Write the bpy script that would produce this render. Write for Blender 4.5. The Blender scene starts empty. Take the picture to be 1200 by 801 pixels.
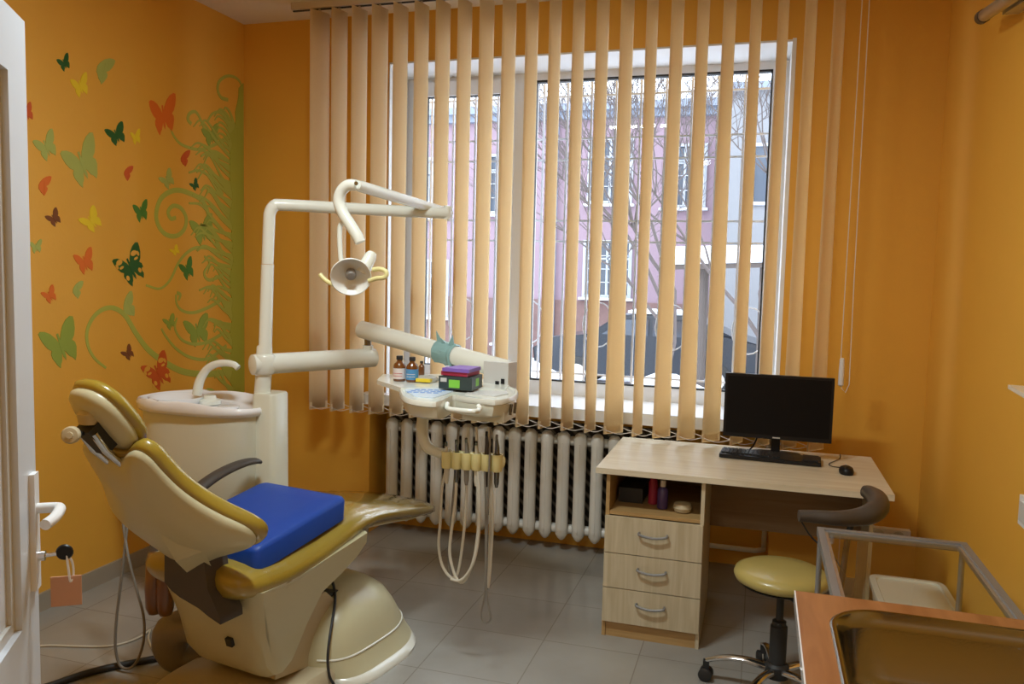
import bpy, bmesh, math, random
from mathutils import Vector, Matrix
random.seed(7)
PI = math.pi
SC = bpy.context.scene
COL = SC.collection

# ---------------------------------------------------------------- materials
def mat(name, col, rough=0.5, metal=0.0, var=0.0, scale=8.0, bump=0.0, bscale=60.0, trans=0.0, spec=0.5, coat=0.0, alpha=None):
    m = bpy.data.materials.new(name); m.use_nodes = True
    nt = m.node_tree; b = nt.nodes['Principled BSDF']
    b.inputs['Base Color'].default_value = (*col, 1)
    b.inputs['Roughness'].default_value = rough
    b.inputs['Metallic'].default_value = metal
    b.inputs['Transmission Weight'].default_value = trans
    b.inputs['Specular IOR Level'].default_value = spec
    b.inputs['Coat Weight'].default_value = coat
    b.inputs['Coat Roughness'].default_value = 0.12
    tc = nt.nodes.new('ShaderNodeTexCoord')
    if var > 0:
        n = nt.nodes.new('ShaderNodeTexNoise'); n.inputs['Scale'].default_value = scale; n.inputs['Detail'].default_value = 5
        mx = nt.nodes.new('ShaderNodeMix'); mx.data_type = 'RGBA'
        mx.inputs[6].default_value = (*[c*(1-var) for c in col], 1); mx.inputs[7].default_value = (*[min(1, c*(1+var)) for c in col], 1)
        nt.links.new(tc.outputs['Object'], n.inputs['Vector']); nt.links.new(n.outputs['Fac'], mx.inputs[0])
        nt.links.new(mx.outputs[2], b.inputs['Base Color'])
    if bump > 0:
        n2 = nt.nodes.new('ShaderNodeTexNoise'); n2.inputs['Scale'].default_value = bscale; n2.inputs['Detail'].default_value = 4
        bp = nt.nodes.new('ShaderNodeBump'); bp.inputs['Strength'].default_value = bump; bp.inputs['Distance'].default_value = 0.01
        nt.links.new(tc.outputs['Object'], n2.inputs['Vector']); nt.links.new(n2.outputs['Fac'], bp.inputs['Height'])
        nt.links.new(bp.outputs['Normal'], b.inputs['Normal'])
    return m

def wood(name, c1, c2, rough=0.45, stretch=(1, 12, 12), scale=2.5):
    m = mat(name, c1, rough); nt = m.node_tree; b = nt.nodes['Principled BSDF']
    tc = nt.nodes.new('ShaderNodeTexCoord'); mp = nt.nodes.new('ShaderNodeMapping'); mp.inputs['Scale'].default_value = stretch
    n = nt.nodes.new('ShaderNodeTexNoise'); n.inputs['Scale'].default_value = scale; n.inputs['Detail'].default_value = 6; n.inputs['Distortion'].default_value = 0.8
    r = nt.nodes.new('ShaderNodeValToRGB'); r.color_ramp.elements[0].position = .35; r.color_ramp.elements[1].position = .68
    r.color_ramp.elements[0].color = (*c2, 1); r.color_ramp.elements[1].color = (*c1, 1)
    nt.links.new(tc.outputs['Object'], mp.inputs[0]); nt.links.new(mp.outputs[0], n.inputs['Vector'])
    nt.links.new(n.outputs['Fac'], r.inputs[0]); nt.links.new(r.outputs[0], b.inputs['Base Color'])
    return m

def glassy(name, tint=(1, 1, 1), refl=0.08, rough=0.0):
    m = bpy.data.materials.new(name); m.use_nodes = True; nt = m.node_tree; nt.nodes.clear()
    o = nt.nodes.new('ShaderNodeOutputMaterial'); t = nt.nodes.new('ShaderNodeBsdfTransparent'); g = nt.nodes.new('ShaderNodeBsdfGlossy')
    f = nt.nodes.new('ShaderNodeFresnel'); f.inputs['IOR'].default_value = 1.3 if refl < .1 else 1.5
    mx = nt.nodes.new('ShaderNodeMixShader'); t.inputs[0].default_value = (*tint, 1); g.inputs['Roughness'].default_value = rough
    ge = nt.nodes.new('ShaderNodeNewGeometry'); iv = nt.nodes.new('ShaderNodeMath'); iv.operation = 'SUBTRACT'; iv.inputs[0].default_value = 1; ml = nt.nodes.new('ShaderNodeMath'); ml.operation = 'MULTIPLY'
    nt.links.new(ge.outputs['Backfacing'], iv.inputs[1]); nt.links.new(iv.outputs[0], ml.inputs[0]); nt.links.new(f.outputs[0], ml.inputs[1])
    nt.links.new(ml.outputs[0], mx.inputs[0]); nt.links.new(t.outputs[0], mx.inputs[1]); nt.links.new(g.outputs[0], mx.inputs[2]); nt.links.new(mx.outputs[0], o.inputs[0])
    return m

def cloth_translucent(name, col, tr=0.35):
    m = bpy.data.materials.new(name); m.use_nodes = True; nt = m.node_tree; nt.nodes.clear()
    o = nt.nodes.new('ShaderNodeOutputMaterial'); d = nt.nodes.new('ShaderNodeBsdfDiffuse'); t = nt.nodes.new('ShaderNodeBsdfTranslucent')
    mx = nt.nodes.new('ShaderNodeMixShader'); mx.inputs[0].default_value = tr
    tc = nt.nodes.new('ShaderNodeTexCoord'); n = nt.nodes.new('ShaderNodeTexNoise'); n.inputs['Scale'].default_value = 240
    cm = nt.nodes.new('ShaderNodeMix'); cm.data_type = 'RGBA'
    cm.inputs[6].default_value = (*[c*.93 for c in col], 1); cm.inputs[7].default_value = (*[min(1, c*1.05) for c in col], 1)
    nt.links.new(tc.outputs['Object'], n.inputs['Vector']); nt.links.new(n.outputs['Fac'], cm.inputs[0])
    nt.links.new(cm.outputs[2], d.inputs[0]); nt.links.new(cm.outputs[2], t.inputs[0])
    nt.links.new(d.outputs[0], mx.inputs[1]); nt.links.new(t.outputs[0], mx.inputs[2]); nt.links.new(mx.outputs[0], o.inputs[0])
    return m

def emis(name, col, s):
    m = bpy.data.materials.new(name); m.use_nodes = True; nt = m.node_tree; nt.nodes.clear()
    o = nt.nodes.new('ShaderNodeOutputMaterial'); e = nt.nodes.new('ShaderNodeEmission'); e.inputs[0].default_value = (*col, 1); e.inputs[1].default_value = s
    nt.links.new(e.outputs[0], o.inputs[0]); return m

def tiles(name, c1, c2, grout, size, rough):
    m = mat(name, c1, rough); nt = m.node_tree; b = nt.nodes['Principled BSDF']
    tc = nt.nodes.new('ShaderNodeTexCoord'); br = nt.nodes.new('ShaderNodeTexBrick')
    br.offset = 0; br.inputs['Scale'].default_value = 1; br.inputs['Brick Width'].default_value = size; br.inputs['Row Height'].default_value = size
    br.inputs['Mortar Size'].default_value = 0.0025; br.inputs['Color1'].default_value = (*c1, 1); br.inputs['Color2'].default_value = (*c2, 1); br.inputs['Mortar'].default_value = (*grout, 1)
    n = nt.nodes.new('ShaderNodeTexNoise'); n.inputs['Scale'].default_value = 3; n.inputs['Detail'].default_value = 8
    mx = nt.nodes.new('ShaderNodeMix'); mx.data_type = 'RGBA'; mx.blend_type = 'MULTIPLY'; mx.inputs[0].default_value = .5
    r = nt.nodes.new('ShaderNodeValToRGB'); r.color_ramp.elements[0].color = (.7, .68, .66, 1); r.color_ramp.elements[0].position = .3; r.color_ramp.elements[1].position = .65
    nt.links.new(tc.outputs['Object'], br.inputs['Vector']); nt.links.new(tc.outputs['Object'], n.inputs['Vector']); nt.links.new(n.outputs['Fac'], r.inputs[0])
    nt.links.new(br.outputs['Color'], mx.inputs[6]); nt.links.new(r.outputs[0], mx.inputs[7]); nt.links.new(mx.outputs[2], b.inputs['Base Color'])
    return m

M = {}
M['wall'] = mat('orange_wall_paint', (.80, .41, .05), .55, var=.04, scale=3, bump=.05, bscale=90)
M['wall_ext'] = mat('plaster_outside', (.20, .20, .21), .8)
M['ceil'] = mat('ceiling_white', (.80, .71, .56), .8, bump=.03)
M['white_plaster'] = mat('white_plaster', (.82, .82, .83), .6)
M['floor'] = tiles('floor_tiles', (.34, .325, .295), (.37, .355, .32), (.26, .23, .2), .42, .2)
M['skirt'] = mat('grey_beige_tile', (.36, .31, .24), .35, var=.08)
M['pvc'] = mat('white_pvc', (.84, .84, .85), .3, var=.01)
M['sillm'] = mat('white_sill', (.85, .85, .86), .25)
M['gasket'] = mat('black_gasket', (.02, .02, .02), .6)
M['glass'] = glassy('window_glass', (.98, .99, .99), .05)
M['glass2'] = glassy('table_glass', (.9, .93, .9), .2)
M['blind'] = cloth_translucent('peach_blind_fabric', (.95, .80, .54), .5)
M['alu'] = mat('aluminium', (.55, .56, .57), .35, .9)
M['alu_dull'] = mat('aluminium_dull', (.30, .31, .32), .45, .6)
M['rail'] = mat('beige_rail', (.62, .52, .40), .4)
M['chain'] = mat('clear_chain', (.8, .75, .68), .3)
M['rad'] = mat('radiator_enamel', (.80, .77, .70), .3, var=.03)
M['cream'] = mat('cream_plastic', (.58, .54, .35), .32, var=.03, scale=3)
M['cream2'] = mat('beige_plastic', (.52, .44, .29), .35, var=.03, scale=3)
M['white'] = mat('white_enamel', (.80, .81, .73), .22, coat=.3)
M['whitec'] = mat('white_ceramic', (.88, .88, .90), .12, coat=.6)
M['olive'] = mat('olive_vinyl', (.35, .245, .03), .3, var=.1, scale=12, coat=.8, bump=.12, bscale=35)
M['oliveseat'] = mat('olive_seat_vinyl', (.45, .36, .11), .35, coat=.3)
M['blue'] = mat('blue_vinyl', (.004, .055, .36), .5, var=.05, bump=.04, bscale=20)
M['grey'] = mat('dark_grey_plastic', (.065, .052, .042), .45)
M['brownpad'] = mat('brown_wrapped_vinyl', (.17, .065, .012), .3, var=.2, coat=.6)
M['black'] = mat('black_plastic', (.010, .010, .011), .4, spec=.3)
M['screen'] = mat('monitor_screen', (.004, .004, .005), .4, spec=.2)
M['blackr'] = mat('black_rubber', (.02, .02, .02), .55)
M['chrome'] = mat('chrome', (.75, .75, .76), .12, 1.0)
M['steel'] = mat('brushed_steel', (.22, .215, .20), .16, 1.0, bump=.02, bscale=200)
M['hose'] = mat('beige_hose', (.62, .58, .48), .45)
M['hose_g'] = mat('grey_hose', (.20, .18, .15), .5)
M['yellowed'] = mat('yellowed_plastic', (.80, .72, .34), .35)
M['desk'] = wood('light_ash_laminate', (.74, .66, .50), (.64, .54, .38), .4)
M['desk_side'] = wood('light_ash_vertical', (.62, .53, .37), (.50, .41, .26), .4, (14, 14, 1))
M['desk_body'] = wood('honey_oak_edge', (.50, .32, .13), (.40, .24, .09), .45)
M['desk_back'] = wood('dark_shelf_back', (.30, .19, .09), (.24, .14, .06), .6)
M['worktop'] = wood('cherry_worktop', (.38, .165, .065), (.26, .10, .035), .3, (8, 1, 8), 3)
M['amber'] = mat('amber_glass', (.16, .05, .01), .1, coat=.6)
M['label_w'] = mat('white_label', (.75, .68, .66), .6)
M['label_b'] = mat('blue_label', (.08, .28, .55), .5)
M['label_r'] = mat('red_print', (.55, .10, .10), .5)
M['green'] = mat('bright_green_label', (.22, .60, .06), .5)
M['purple'] = mat('purple_card', (.22, .12, .48), .5)
M['red'] = mat('dark_red_card', (.36, .02, .06), .5)
M['darkbox'] = mat('dark_green_card', (.03, .05, .05), .4)
M['yellow'] = mat('yellow_plastic', (.85, .65, .04), .4)
M['teal'] = mat('teal_film', (.25, .42, .42), .25, var=.15, scale=30)
M['bag'] = mat('clear_bag', (.75, .73, .66), .2, trans=.5)
M['bluefilm'] = mat('pale_blue_panel', (.62, .72, .84), .35)
M['bluep'] = mat('blue_print', (.15, .30, .65), .4)
M['ltgrey'] = mat('light_grey_plastic', (.62, .61, .58), .35)
M['tag'] = mat('pink_tag', (.62, .33, .20), .6)
M['doorwhite_dimmed'] = mat('door_white_pvc_dimmed', (.68, .72, .78), .3)  # white pvc, the cooler and dimmer light on the door is in its colour
M['snow'] = mat('snow', (.62, .64, .68), .7, bump=.4, bscale=3, var=.04)
M['asphalt'] = mat('wet_asphalt', (.22, .23, .25), .6)
M['pinkwall'] = mat('pink_facade_paint', (.26, .18, .215), .85, var=.05, scale=.8)
M['brick'] = mat('brown_brick', (.17, .10, .09), .9, var=.2, scale=6)
M['cornice'] = mat('grey_cornice', (.20, .23, .29), .8)
M['winw'] = mat('outside_white_frame', (.42, .44, .48), .5)
M['wing'] = mat('outside_dark_pane', (.06, .075, .10), .12)
M['bark'] = mat('bark', (.10, .08, .075), .9)
M['car'] = mat('dark_blue_car_paint', (.012, .016, .024), .3, .1, coat=.5)
M['carglass'] = mat('car_glass', (.05, .06, .08), .08)
M['cream_w'] = mat('warm_white_plastic', (.68, .67, .55), .3, var=.02, coat=.2)
M['shadedpurple'] = mat('shaded_purple_plastic', (.07, .04, .16), .35)  # purple with the shade of the desk compartment put into its colour
_m = mat('striped_gap_shade', (.10, .09, .075), .5); _nt = _m.node_tree; _tc = _nt.nodes.new('ShaderNodeTexCoord'); _wv = _nt.nodes.new('ShaderNodeTexWave'); _wv.bands_direction = 'DIAGONAL'
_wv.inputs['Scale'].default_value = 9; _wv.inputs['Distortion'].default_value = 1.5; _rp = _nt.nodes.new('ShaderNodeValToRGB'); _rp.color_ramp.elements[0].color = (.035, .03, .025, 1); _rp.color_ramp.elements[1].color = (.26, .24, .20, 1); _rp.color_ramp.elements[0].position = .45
_nt.links.new(_tc.outputs['Object'], _wv.inputs['Vector']); _nt.links.new(_wv.outputs['Fac'], _rp.inputs[0]); _nt.links.new(_rp.outputs[0], _nt.nodes['Principled BSDF'].inputs['Base Color']); M['gapshade'] = _m  # dark striped colour stands in for shade between the radiator columns
M['film'] = glassy('clear_wrapping_film', (.97, .96, .93), .2, .09)
M['elbow'] = mat('brown_grey_rubber', (.22, .18, .13), .4)
M['reflect'] = mat('frosted_reflector', (.88, .87, .82), .3, .1, bump=.3, bscale=25)
M['grey_hose_m'] = mat('lamp_shield_grey', (.30, .27, .24), .3, .4)
M['lampglow'] = emis('lamp_diffuser_glow', (.88, .94, 1), 6)
M['grille'] = mat('white_grille_paint', (.5, .51, .54), .5)
M['wood_post'] = mat('dark_timber', (.10, .08, .07), .8)
for k, c in dict(dg=(.015, .11, .02), gr=(.07, .22, .03), lg=(.42, .46, .10), mg=(.30, .38, .05), ye=(.85, .62, .02), rd=(.62, .10, .015), br=(.20, .06, .015), vn=(.44, .46, .07), bd=(.40, .42, .05)).items():
    M['p_'+k] = mat('mural_paint_'+k, c, .6)
M['p_or'] = mat('mural_paint_orange', (.75, .16, .015), .6)

# ---------------------------------------------------------------- geometry helpers
BASE = {}
def world_of(o):
    m = Matrix.Identity(4)
    while o is not None:
        m = BASE.get(o.name, Matrix.Identity(4)) @ m; o = o.parent
    return m

def obj(name, bm, m, parent=None, local=False, smooth=40, bevel=0, bseg=2, subsurf=0, kind=None):
    if bevel:
        bmesh.ops.bevel(bm, geom=[e for e in bm.edges if len(e.link_faces) == 2 and e.calc_face_angle(0) > .5], offset=bevel, segments=bseg, profile=.6, affect='EDGES', clamp_overlap=True)
    bmesh.ops.recalc_face_normals(bm, faces=bm.faces[:])
    me = bpy.data.meshes.new(name); bm.to_mesh(me); bm.free()
    mats = m if isinstance(m, (list, tuple)) else [m]
    for x in mats: me.materials.append(M[x])
    o = bpy.data.objects.new(name, me); COL.objects.link(o)
    if parent is not None:
        o.parent = parent
        if not local: me.transform(world_of(parent).inverted())
    if subsurf:
        s = o.modifiers.new('s', 'SUBSURF'); s.levels = subsurf; s.render_levels = subsurf
    if smooth:
        for p in me.polygons: p.use_smooth = True
        if not subsurf: me.set_sharp_from_angle(angle=math.radians(smooth))
    if kind: o['kind'] = kind
    return o

def struct(name, bm, m, **k): return obj(name, bm, m, kind='structure', **k)

def thing(name, label, cat, loc=(0, 0, 0), rz=0, group=None):
    o = bpy.data.objects.new(name, None); COL.objects.link(o); o.empty_display_size = .1
    o.location = loc; o.rotation_euler = (0, 0, rz)
    BASE[o.name] = Matrix.Translation(loc) @ Matrix.Rotation(rz, 4, 'Z')
    o['label'] = label; o['category'] = cat
    if group: o['group'] = group
    return o

def tag(o, label, cat, group=None):
    o['label'] = label; o['category'] = cat
    if group: o['group'] = group
    return o

def B(): return bmesh.new()

def box(bm, x0, x1, y0, y1, z0, z1, mi=0, rot=None):
    vs = [bm.verts.new((x, y, z)) for x in (x0, x1) for y in (y0, y1) for z in (z0, z1)]
    if rot is not None:
        for v in vs: v.co = rot @ v.co
    for f in ((0, 1, 3, 2), (4, 6, 7, 5), (0, 4, 5, 1), (2, 3, 7, 6), (0, 2, 6, 4), (1, 5, 7, 3)):
        fa = bm.faces.new([vs[i] for i in f]); fa.material_index = mi
    return bm

def bx(*a, **k): return box(B(), *a, **k)

def catmull(pts, n=6):
    P = [Vector(p) for p in pts]
    if len(P) < 3: return P
    out = []
    for i in range(len(P)-1):
        p0 = P[i-1] if i else P[0]*2-P[1]; p1, p2 = P[i], P[i+1]; p3 = P[i+2] if i+2 < len(P) else P[-1]*2-P[-2]
        for k in range(n):
            t = k/n
            out.append(.5*((2*p1)+(p2-p0)*t+(2*p0-5*p1+4*p2-p3)*t*t+(3*p1-p0-3*p2+p3)*t**3))
    out.append(P[-1]); return out

def tube(bm, pts, r, seg=12, caps=True, smooth=0, mi=0, flat=1.0):
    P = catmull(pts, smooth) if smooth else [Vector(p) for p in pts]
    n = len(P)
    def rad(i):
        if isinstance(r, (int, float)): return r
        t = i/(n-1)*(len(r)-1); a = int(min(t, len(r)-2)); return r[a]+(r[a+1]-r[a])*(t-a)
    T0 = (P[1]-P[0]).normalized(); up = Vector((0, 0, 1)) if abs(T0.z) < .9 else Vector((1, 0, 0))
    N = (up-T0*up.dot(T0)).normalized(); rings = []
    for i in range(n):
        T = ((P[min(i+1, n-1)]-P[max(i-1, 0)])).normalized()
        N = (N-T*N.dot(T)).normalized(); Bn = T.cross(N); q = rad(i)
        rings.append([bm.verts.new(P[i]+(N*math.cos(2*PI*k/seg)*flat+Bn*math.sin(2*PI*k/seg))*q) for k in range(seg)])
    for a, b in zip(rings, rings[1:]):
        for k in range(seg):
            f = bm.faces.new((a[k], a[(k+1) % seg], b[(k+1) % seg], b[k])); f.material_index = mi
    if caps:
        f = bm.faces.new(rings[0][::-1]); f.material_index = mi; f = bm.faces.new(rings[-1]); f.material_index = mi
    return bm

def tb(*a, **k): return tube(B(), *a, **k)

def loft(bm, rings, caps=True, closed=True, mi=0):
    R = [[bm.verts.new(p) for p in r] for r in rings]; n = len(R[0])
    for a, b in zip(R, R[1:]):
        for k in range(n if closed else n-1):
            f = bm.faces.new((a[k], a[(k+1) % n], b[(k+1) % n], b[k])); f.material_index = mi
    if caps and closed:
        bm.faces.new(R[0][::-1]).material_index = mi; bm.faces.new(R[-1]).material_index = mi
    return bm

def lathe(bm, prof, loc=(0, 0, 0), axis=(0, 0, 1), seg=32, mi=0):
    q = Vector((0, 0, 1)).rotation_difference(Vector(axis).normalized()); L = Vector(loc)
    rings = [[L+q @ Vector((max(r, 1e-4)*math.cos(2*PI*k/seg), max(r, 1e-4)*math.sin(2*PI*k/seg), z)) for k in range(seg)] for r, z in prof]
    return loft(bm, rings, mi=mi)

def prism(bm, poly, d, mi=0):
    d = Vector(d); A = [bm.verts.new(p) for p in poly]; C2 = [bm.verts.new(Vector(p)+d) for p in poly]; n = len(A)
    bm.faces.new(A).material_index = mi; bm.faces.new(C2[::-1]).material_index = mi
    for i in range(n): bm.faces.new((A[i], C2[i], C2[(i+1) % n], A[(i+1) % n])).material_index = mi
    return bm

def superell(cx, cy, z, a, b, n=24, e=3.0, front=None):
    out = []
    for k in range(n):
        t = 2*PI*k/n; c, s = math.cos(t), math.sin(t)
        out.append((cx+a*math.copysign(abs(c)**(2/e), c), cy+b*math.copysign(abs(s)**(2/e), s), z))
    return out

# ---------------------------------------------------------------- room
XL, XR, YB, ZC = -3.115, .81, 4.42, 3.095
OX0, OX1, OZ0, OZ1 = -2.13, .105, .875, 2.815      # window opening
NX0 = -2.235
struct('floor', bx(XL-.15, XR+.15, -1.8, 4.68, -.12, 0), 'floor')
struct('ceiling', bx(XL-.15, XR+.15, -1.8, 4.95, ZC, ZC+.12), 'ceil')
struct('wall_left', bx(XL-.15, XL, .40, 4.95, 0, ZC), 'wall')
struct('wall_right', bx(XR, XR+.15, -1.8, 4.95, 0, ZC), 'wall')
b = B()
for a in ((XL, NX0, YB, 4.95, 0, .875), (OX1, XR, YB, 4.95, 0, ZC), (OX0, OX1, YB, 4.95, OZ1+.0, ZC), (NX0, OX1, 4.65, 4.95, 0, .81)):
    box(b, *a)
prism(b, [(XL, YB, .875), (OX0, YB, .875), (OX0-.062, 4.80, .875), (OX0-.062, 4.95, .875), (XL, 4.95, .875)], (0, 0, ZC-.875))
struct('wall_back', b, 'wall', smooth=0)
b = B(); box(b, XL, -.93, .40, .55, 0, ZC); box(b, -2.3, -2.15, -1.8, .40, 0, ZC); struct('wall_front', b, 'wall', smooth=0)
struct('wall_hall', bx(-2.3, XR, -1.95, -1.8, 0, ZC), 'wall')
# white plaster lining of the window reveal
b = B()
prism(b, [(OX0-.0, YB-.002, OZ0), (OX0-.0, YB-.002, OZ1), (OX0-.060, 4.80, OZ1), (OX0-.060, 4.80, OZ0)], (.006, 0, 0))
prism(b, [(OX0-.06, 4.80, OZ1+.003), (OX0, YB-.002, OZ1), (OX1, YB-.002, OZ1), (OX1, 4.80, OZ1+.003)], (0, 0, -.01))
box(b, OX1-.008, OX1+.012, YB-.003, 4.80, OZ0, OZ1+.006)
struct('trim_1', b, 'white_plaster', smooth=0)
struct('trim_2', bx(NX0-.02, OX1+.03, 4.33, 4.80, .812, .875), 'sillm', bevel=.006)
# skirting
struct('baseboard_left', bx(XL, XL+.014, .55, 4.42, 0, .085), 'skirt', bevel=.003)
b = B(); box(b, XL, NX0, YB-.014, YB, 0, .085); box(b, OX1, XR, YB-.014, YB, 0, .085); struct('baseboard_back', b, 'skirt')
struct('baseboard_right', bx(XR-.014, XR, 2.1, 4.40, 0, .085), 'skirt')

# window
YW = 4.80
win = bpy.data.objects.new('window_1', None); COL.objects.link(win); win['kind'] = 'structure'
def frame_ring(x0, x1, z0, z1, w, y0, y1):
    b = B(); wl, wr, wb, wt = w
    box(b, x0, x0+wl, y0, y1, z0, z1); box(b, x1-wr, x1, y0, y1, z0, z1)
    box(b, x0+wl, x1-wr, y0, y1, z0, z0+wb); box(b, x0+wl, x1-wr, y0, y1, z1-wt, z1); return b
b = frame_ring(-2.19, .10, .875, 2.83, (.065, .09, .085, .07), YW, YW+.07); box(b, -1.49, -1.345, YW, YW+.07, .94, 2.76)
obj('window_frame', b, 'pvc', win, bevel=.006, smooth=0)
obj('sash', frame_ring(-2.14, -1.475, .93, 2.78, (.085, .09, .085, .085), YW-.022, YW+.05), 'pvc', win, bevel=.006, smooth=0)
b = frame_ring(-2.058, -1.562, 1.012, 2.698, (.008,)*4, YW+.0, YW+.035); obj('gasket', b, 'gasket', win, smooth=0)
b = frame_ring(-1.348, .012, .958, 2.765, (.009, .009, .009, .012), YW-.004, YW+.035); obj('gasket', b, 'gasket', win, smooth=0)
obj('pane', bx(-2.055, -1.565, YW+.02, YW+.03, 1.015, 2.695), 'glass', win, smooth=0)
obj('pane', bx(-1.345, .01, YW+.02, YW+.03, .96, 2.755), 'glass', win, smooth=0)
b = B(); box(b, -1.535, -1.51, YW-.034, YW-.02, 1.78, 1.85); box(b, -1.53, -1.515, YW-.06, YW-.034, 1.66, 1.83); obj('handle', b, 'pvc', win, bevel=.004)

# ---------------------------------------------------------------- outside
ZG = -.5
b = B(); box(b, -16, 10, 5.2, 30, ZG-.2, ZG); struct('ground', b, 'snow')
b = B()
rng = random.Random(3)
# snow bank in front of the car
N = 40
prof = [[(-8+12*i/N, y, ZG+(0 if j in (0, 4) else 1.7*h*(.7+.3*math.sin(i*.9)+.15*rng.random()))) for i in range(N+1)] for j, (y, h) in enumerate(((10.2, 0), (10.9, .28), (11.8, .42), (12.8, .3), (13.6, 0)))]
loft(b, prof, caps=False, closed=False); o = obj('snow_bank', b, 'snow', smooth=180); o['kind'] = 'structure'

# window grille outside
g = thing('window_grille', 'white metal security grille of thin bars outside the window', 'grille', (-1.1, 5.05, 1.8))
b = B()
for x in [-2.12+.1525*i for i in range(15)]: box(b, x-.006, x+.006, 5.045, 5.057, .85, 2.84)
obj('vertical_bars', b, 'grille', g, smooth=0)
b = B()
for z in (.98, 1.82, 1.95, 2.33, 2.46, 2.72): box(b, -2.16, .06, 5.057, 5.065, z-.006, z+.006)
obj('horizontal_bars', b, 'grille', g, smooth=0)
for k in range(5):
    cx = -1.88+.457*k; b = B()
    tube(b, [(cx+.10*math.sin(t*2*PI/20), 5.05, 1.3+.14*math.cos(t*2*PI/20)) for t in range(21)], .004, 6)
    obj('scroll', b, 'grille', g)

# pink facade
F = thing('apartment_building', 'pink plastered building across the snowy yard with barred windows', 'building', (-4, 20, ZG))
YF = 20
obj('facade_wall', bx(-14, -.95, YF, YF+6, 1.0, 5.9), 'pinkwall', F, smooth=0)
obj('plinth', bx(-14.02, -.93, YF-.06, YF+6, ZG, 1.0), 'brick', F, smooth=0)
b = B(); box(b, -14.2, -.93, YF-.35, YF+6, 5.62, 5.8); box(b, -14.1, -.93, YF-.2, YF+6, 5.45, 5.62); obj('cornice', b, 'cornice', F, smooth=0)
obj('roof_snow', prism(B(), [(-14.2, YF-.35, 5.8), (-.93, YF-.35, 5.8), (-.93, YF+6, 6.4), (-14.2, YF+6, 6.4)], (0, 0, .12)), 'snow', F, smooth=0)
for (x0, x1, z0, z1) in ((-8.9, -8.0, 3.1, 4.55), (-4.15, -3.15, 3.45, 4.9), (-4.2, -3.1, 1.15, 2.45), (-8.9, -7.9, .5, 1.9), (-6.9, -5.9, 3.2, 4.6), (-2.3, -1.4, 3.35, 4.75), (-6.5, -5.6, -.1, .7)):
    w = obj('window', frame_ring(x0-.06, x1+.06, z0-.06, z1+.06, (.07,)*4, YF-.07, YF+.02), 'winw', F, smooth=0)
    obj('pane', bx(x0, x1, YF-.02, YF-.005, z0, z1), 'wing', w, smooth=0)
    b = B(); xm = (x0+x1)/2; box(b, xm-.03, xm+.03, YF-.06, YF-.02, z0, z1); box(b, x0, x1, YF-.06, YF-.02, z1-.42, z1-.37)
    obj('mullion', b, 'winw', w, smooth=0)
    obj('ledge', bx(x0-.12, x1+.12, YF-.2, YF, z0-.12, z0-.06), 'snow', w, smooth=0)
    b = B()
    n = 6
    for i in range(n+1): t = x0+(x1-x0)*i/n; box(b, t-.01, t+.01, YF-.13, YF-.11, z0, z1)
    for i in range(5): t = z0+(z1-z0)*i/4; box(b, x0-.05, x1+.05, YF-.13, YF-.11, t-.01, t+.01)
    obj('bars', b, 'winw', w, smooth=0)
obj('downpipe', tb([(-5.0, YF-.12, ZG), (-5.0, YF-.12, 5.4)], .06, 10), 'cornice', F)
# grey annex on the right
o = thing('grey_annex', 'grey rendered house behind the bare trees at the right of the window', 'building', (.2, 18.4, ZG))
obj('wall', bx(-.75, 5, 18.2, 19.9, ZG, 5.6), 'wall_ext', o, smooth=0)
obj('roof', bx(-.9, 5, 18.0, 20.0, 5.6, 5.75), 'cornice', o, smooth=0)
w = obj('window', frame_ring(-.3, .5, 3.2, 4.5, (.07,)*4, 18.14, 18.22), 'winw', o, smooth=0); obj('pane', bx(-.25, .45, 18.185, 18.199, 3.25, 4.45), 'wing', w, smooth=0)
# shed roof
s = thing('carport', 'open timber carport with thick snow on its roof', 'carport', (-.5, 14, ZG))
obj('snow_cap', prism(B(), [(-1.55, 13.2, 1.82), (2.6, 13.2, 2.0), (2.6, 14.5, 2.1), (-1.45, 14.5, 2.0)], (0, 0, .17)), 'snow', s, bevel=.04)
obj('roof', prism(B(), [(-1.5, 13.25, 1.74), (2.6, 13.25, 1.92), (2.6, 14.5, 2.02), (-1.4, 14.5, 1.92)], (0, 0, .08)), 'wood_post', s, smooth=0)
for x, y in ((-.93, 13.5), (.03, 13.5), (1.4, 13.5), (-.9, 14.3), (1.4, 14.3)):
    obj('post', tb([(x, y, ZG), (x, y, 1.9)], .05, 8), 'wood_post', s)
# car
c = thing('parked_car', 'dark car parked in the snow outside the window', 'car', (-2.0, 15.6, ZG))
def carprof(y, ins):
    P = [(-4.0, .35), (-4.05, .75), (-3.75, .95), (-3.0, 1.05), (-2.45, 1.42), (-1.2, 1.45), (-.45, 1.12), (.15, .95), (.2, .4), (-.1, .28), (-3.8, .28)]
    return [(x+(.25*ins if z > 1.1 else 0)*(1 if x < -1.6 else -1), y, ZG+z) for x, z in P]
b = B(); loft(b, [carprof(14.75, 1), carprof(14.72, 0), carprof(16.35, 0), carprof(16.3, 1)]); 
obj('body', b, 'car', c, smooth=30, bevel=.03)
obj('side_window', prism(B(), [(-2.75, 14.70, ZG+1.06), (-2.35, 14.70, ZG+1.34), (-1.9, 14.70, ZG+1.36), (-1.9, 14.70, ZG+1.06)], (0, .02, 0)), 'carglass', c, smooth=0)
obj('side_window', prism(B(), [(-1.82, 14.70, ZG+1.06), (-1.82, 14.70, ZG+1.36), (-1.2, 14.70, ZG+1.34), (-.75, 14.70, ZG+1.06)], (0, .02, 0)), 'carglass', c, smooth=0)
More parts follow.
